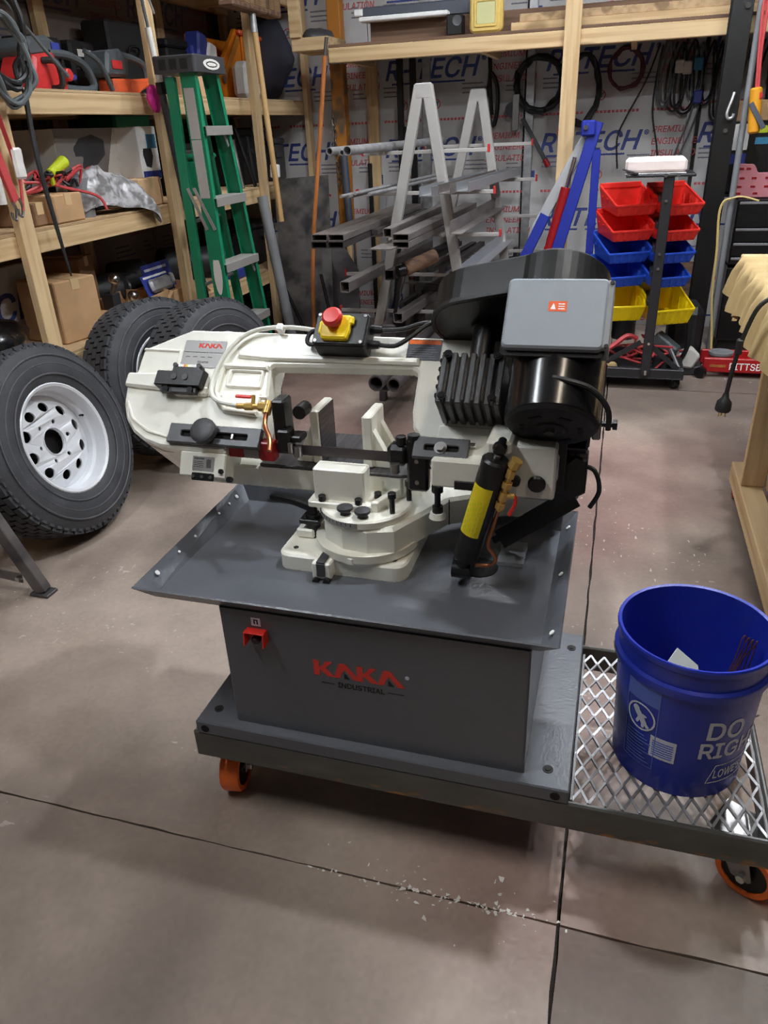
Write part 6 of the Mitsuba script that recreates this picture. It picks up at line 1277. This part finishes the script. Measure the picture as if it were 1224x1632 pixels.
part(k, 'block', crumple(box(.35, .55, 5.05, 5.35, .06, .42, .04).subdivide_to_size(.05), .015, 14), 'black_tex'); part(k, 'shroud', extr(rpoly([(.40, .06), (.52, .05), (.56, .13), (.50, .19), (.42, .15)], .02), 0, .05, Fr((0, 5.05, 0), (1, 0, 0), (0, 0, 1), (0, -1, 0)), .012), 'off_white'); part(k, 'foot', box(.34, .58, 5.02, 5.38, .001, .06, .01), 'dark_grey'); part(k, 'hose', tube([(.42, 5.03, .40), (.46, 4.99, .34), (.47, 4.98, .20), (.43, 5.0, .08)], .014, 8, 5), 'cable_black')
one('wood_sheet', hull([(.46, 5.60, .003), (.62, 5.60, .003), (.42, 5.68, .60), (.57, 5.68, .60), (.46, 5.615, .003), (.62, 5.615, .003), (.42, 5.695, .60), (.57, 5.695, .60)]), 'old_wood', 'brown board leaning at the foot of the black column', 'board', smooth=False)

# ---------------------------------------------------------------- workbench on the right
t = thing('workbench', 'pine workbench on a timber skid at the right edge', 'workbench')
bx0 = .56
part(t, 'skid', box(bx0, bx0+.089, 2.10, 3.28, .06, .148, .004), 'wood_y', False)
part(t, 'skid', box(bx0+.62, bx0+.71, 2.10, 3.28, .06, .148, .004), 'wood_y', False)
part(t, 'leg', box(bx0+.005, bx0+.094, 3.02, 3.058, .149, .90, .003), 'wood_z', False)
part(t, 'leg', box(bx0+.615, bx0+.704, 3.02, 3.058, .149, .90, .003), 'wood_z', False)
part(t, 'leg', box(bx0+.62, bx0+.709, 1.75+.4, 1.788+.4, .149, .90, .003), 'wood_z', False)
part(t, 'cross_rail', box(bx0+.095, bx0+.62, 2.975, 3.013, .15, .24, .003), 'wood_x', False)
part(t, 'side_rail', beam((bx0+.05, 3.0, .62), (bx0+.05, 2.20, .62), .038, .089, .003), 'wood_y', False)
part(t, 'brace', beam((bx0+.16, 2.99, .22), (bx0+.12, 2.20, .56), .038, .08, .003), 'wood_y', False)
part(t, 'top', box(bx0-.04, bx0+.80, 2.0, 3.75, .90, .94, .004), 'wood_y', False)
for x, y in ((bx0+.03, 3.22), (bx0+.03, 2.18), (bx0+.66, 3.22), (bx0+.66, 2.18)):
    k = part(t, 'caster', rod((x-.015, y, .031), (x+.015, y, .031), .030, 18), 'dark_red'); part(k, 'fork', box(x-.019, x+.019, y-.02, y+.02, .040, .0598, .003), 'dark_grey')
# canvas draped over the bench, in hanging folds
gx, gy = np.meshgrid(np.linspace(0, 1, 90), np.linspace(0, 1, 26)); sgrid = []
for j in range(26):
    for i in range(90):
        u_, v_ = gx[j, i], gy[j, i]; y = 2.05+1.60*u_; fold = .012*math.sin(u_*95)+.010*math.sin(u_*41+1)
        L = v_*(.80+.20)
        if L < .8: x, z = bx0+.78-L, .9455+.002*math.sin(u_*30)
        else:
            dd = L-.8; hang_ = dd*(.86+.10*math.sin(u_*17)+.06*math.sin(u_*43)); x, z = bx0-.046-.05*(dd/.20)**.7+fold*min(1, dd/.08), .9455-hang_
        sgrid.append((x, y, z))
gf = []
for a in range(25):
    for b in range(89): gf += [(a*90+b, a*90+b+1, a*90+b+91), (a*90+b, a*90+b+91, a*90+b+90)]
one('canvas_cover', trimesh.Trimesh(np.array(sgrid), gf, process=False), 'canvas', 'tan canvas draped in folds over the pine workbench', 'cloth', smooth=True)
k = thing('power_plug', 'black power cord with a plug hanging over the bench edge', 'cord')
part(k, 'cord', tube([(.70, 2.62, .956), (.60, 2.62, .962), (.50, 2.61, .985), (.443, 2.60, .96), (.415, 2.60, .885), (.397, 2.60, .78), (.388, 2.60, .665)], .0075, 8, 6), 'cable_black'); part(k, 'plug_body', lathe([(0, 0), (.009, 0), (.012, .015), (.024, .030), (.026, .055), (.022, .062), (0, .062)], (.388, 2.60, .668), (-.05, 0, -1), 16), 'cable_black')
for dx, dy in ((-.010, -.004), (.010, -.004), (0, .010)): part(k, 'prong', box(.385+dx-.002, .385+dx+.002, 2.60+dy-.003, 2.60+dy+.003, .588, .607, 0), 'brass', False)
part(k, 'cord_clip', box(.392, .412, 2.59, 2.615, .80, .85, .004), 'cable_black')
k = thing('small_wheel', 'small black wheel on the floor under the workbench', 'wheel'); part(k, 'tread', lathe([(.08, -.05), (.14, -.05), (.16, -.03), (.16, .03), (.14, .05), (.08, .05)], (.82, 2.75, .161), (1, .1, 0), 32, closed=True), 'rubber'); part(k, 'hub', rod((.78, 2.75, .161), (.86, 2.75, .161), .08, 20), 'grey_paint')

# ---------------------------------------------------------------- steel trestle foot at the lower left
t = thing('trestle_leg', 'grey steel trestle foot cut by the left edge of the frame', 'trestle')
part(t, 'leg', beam((-2.16, 1.83, .62), (-1.945, 1.872, .012), .045, .045, .003), 'mill_steel', False)
part(t, 'brace', beam((-2.46, 1.86, .10), (-2.0, 1.845, .075), .006, .040, .001), 'mill_steel', False)
part(t, 'bolt', rod((-2.005, 1.842, .08), (-2.005, 1.825, .08), .010, 10), 'chrome')
part(t, 'foot_pad', box(-1.985, -1.905, 1.84, 1.90, .001, .012, .002), 'mill_steel', False)
part(t, 'rear_leg', beam((-2.16, 1.83, .62), (-2.42, 1.80, .012), .045, .045, .003), 'mill_steel', False)

# ---------------------------------------------------------------- dark clutter further along the shelves
for i, (x, y, z, sx, sy, sz, m, lab) in enumerate(((-2.90, 4.85, z2, .30, .34, .30, 'tool_dark', 'dark tool bin on the middle shelf behind the ladder'), (-2.88, 5.62, z2, .34, .40, .38, 'black_matte', 'large black crate on the middle shelf beyond the ladder'), (-2.80, 6.02, z2, .30, .26, .30, 'dark_grey', 'dark grey crate at the far end of the middle shelf'),
        (-2.62, 4.72, z2, .10, .22, .24, 'ladder_green', 'green box seen between the ladder rails on the middle shelf'), (-2.85, 5.65, z3, .36, .44, .30, 'tool_dark', 'dark bin on the lower shelf behind the grey pipe'), (-2.95, 2.35, z1, .24, .40, .22, 'tool_dark', 'dark bin on the top shelf at the left edge'), (-2.95, 5.05, z1, .20, .30, .34, 'black_matte', 'black case behind the blue power tool on the top shelf'), (-2.96, 3.02, z2, .22, .30, .28, 'tool_dark', 'dark bin deep on the middle shelf behind the white jar'), (-2.80, 5.62, .0, .40, .50, .40, 'tool_dark', 'dark crate on the floor under the far end of the shelf'), (-2.82, 4.70, .0, .40, .60, .36, 'black_matte', 'black crate on the floor under the shelf behind the ladder'))):
    t = thing('storage_crate', lab, 'crate')
    part(t, 'body', box(x-sx/2, x+sx/2, y-sy/2, y+sy/2, z, z+sz*.86, .012), m); part(t, 'lid', box(x-sx/2-.008, x+sx/2+.008, y-sy/2-.008, y+sy/2+.008, z+sz*.865, z+sz, .012), m); part(t, 'handle', box(x+sx/2, x+sx/2+.016, y-.05, y+.05, z+sz*.55, z+sz*.64, .005), 'dark_grey')
r = np.random.default_rng(11)
for i in range(7):
    y = 5.05+.13*i; part_ = one('wall_pole', rod((-2.60+.03*(i % 3), y, z2+.001), (-2.66+.02*(i % 2), y+r.normal(0, .05), z2+.30+.16*r.random()), .012, 8), ('dark_grey', 'steel', 'black_satin')[i % 3], ('first', 'second', 'third', 'fourth', 'fifth', 'sixth', 'seventh')[i]+' short pole from the ladder standing on the far middle shelf', 'pole', 'short poles on the far middle shelf')
one('white_canister', rod((-2.40, 5.36, 1.215), (-2.395, 5.36, 1.30), .035, 16, bev=.006), 'white', 'white plastic canister top showing above the dark steel sheet', 'canister')
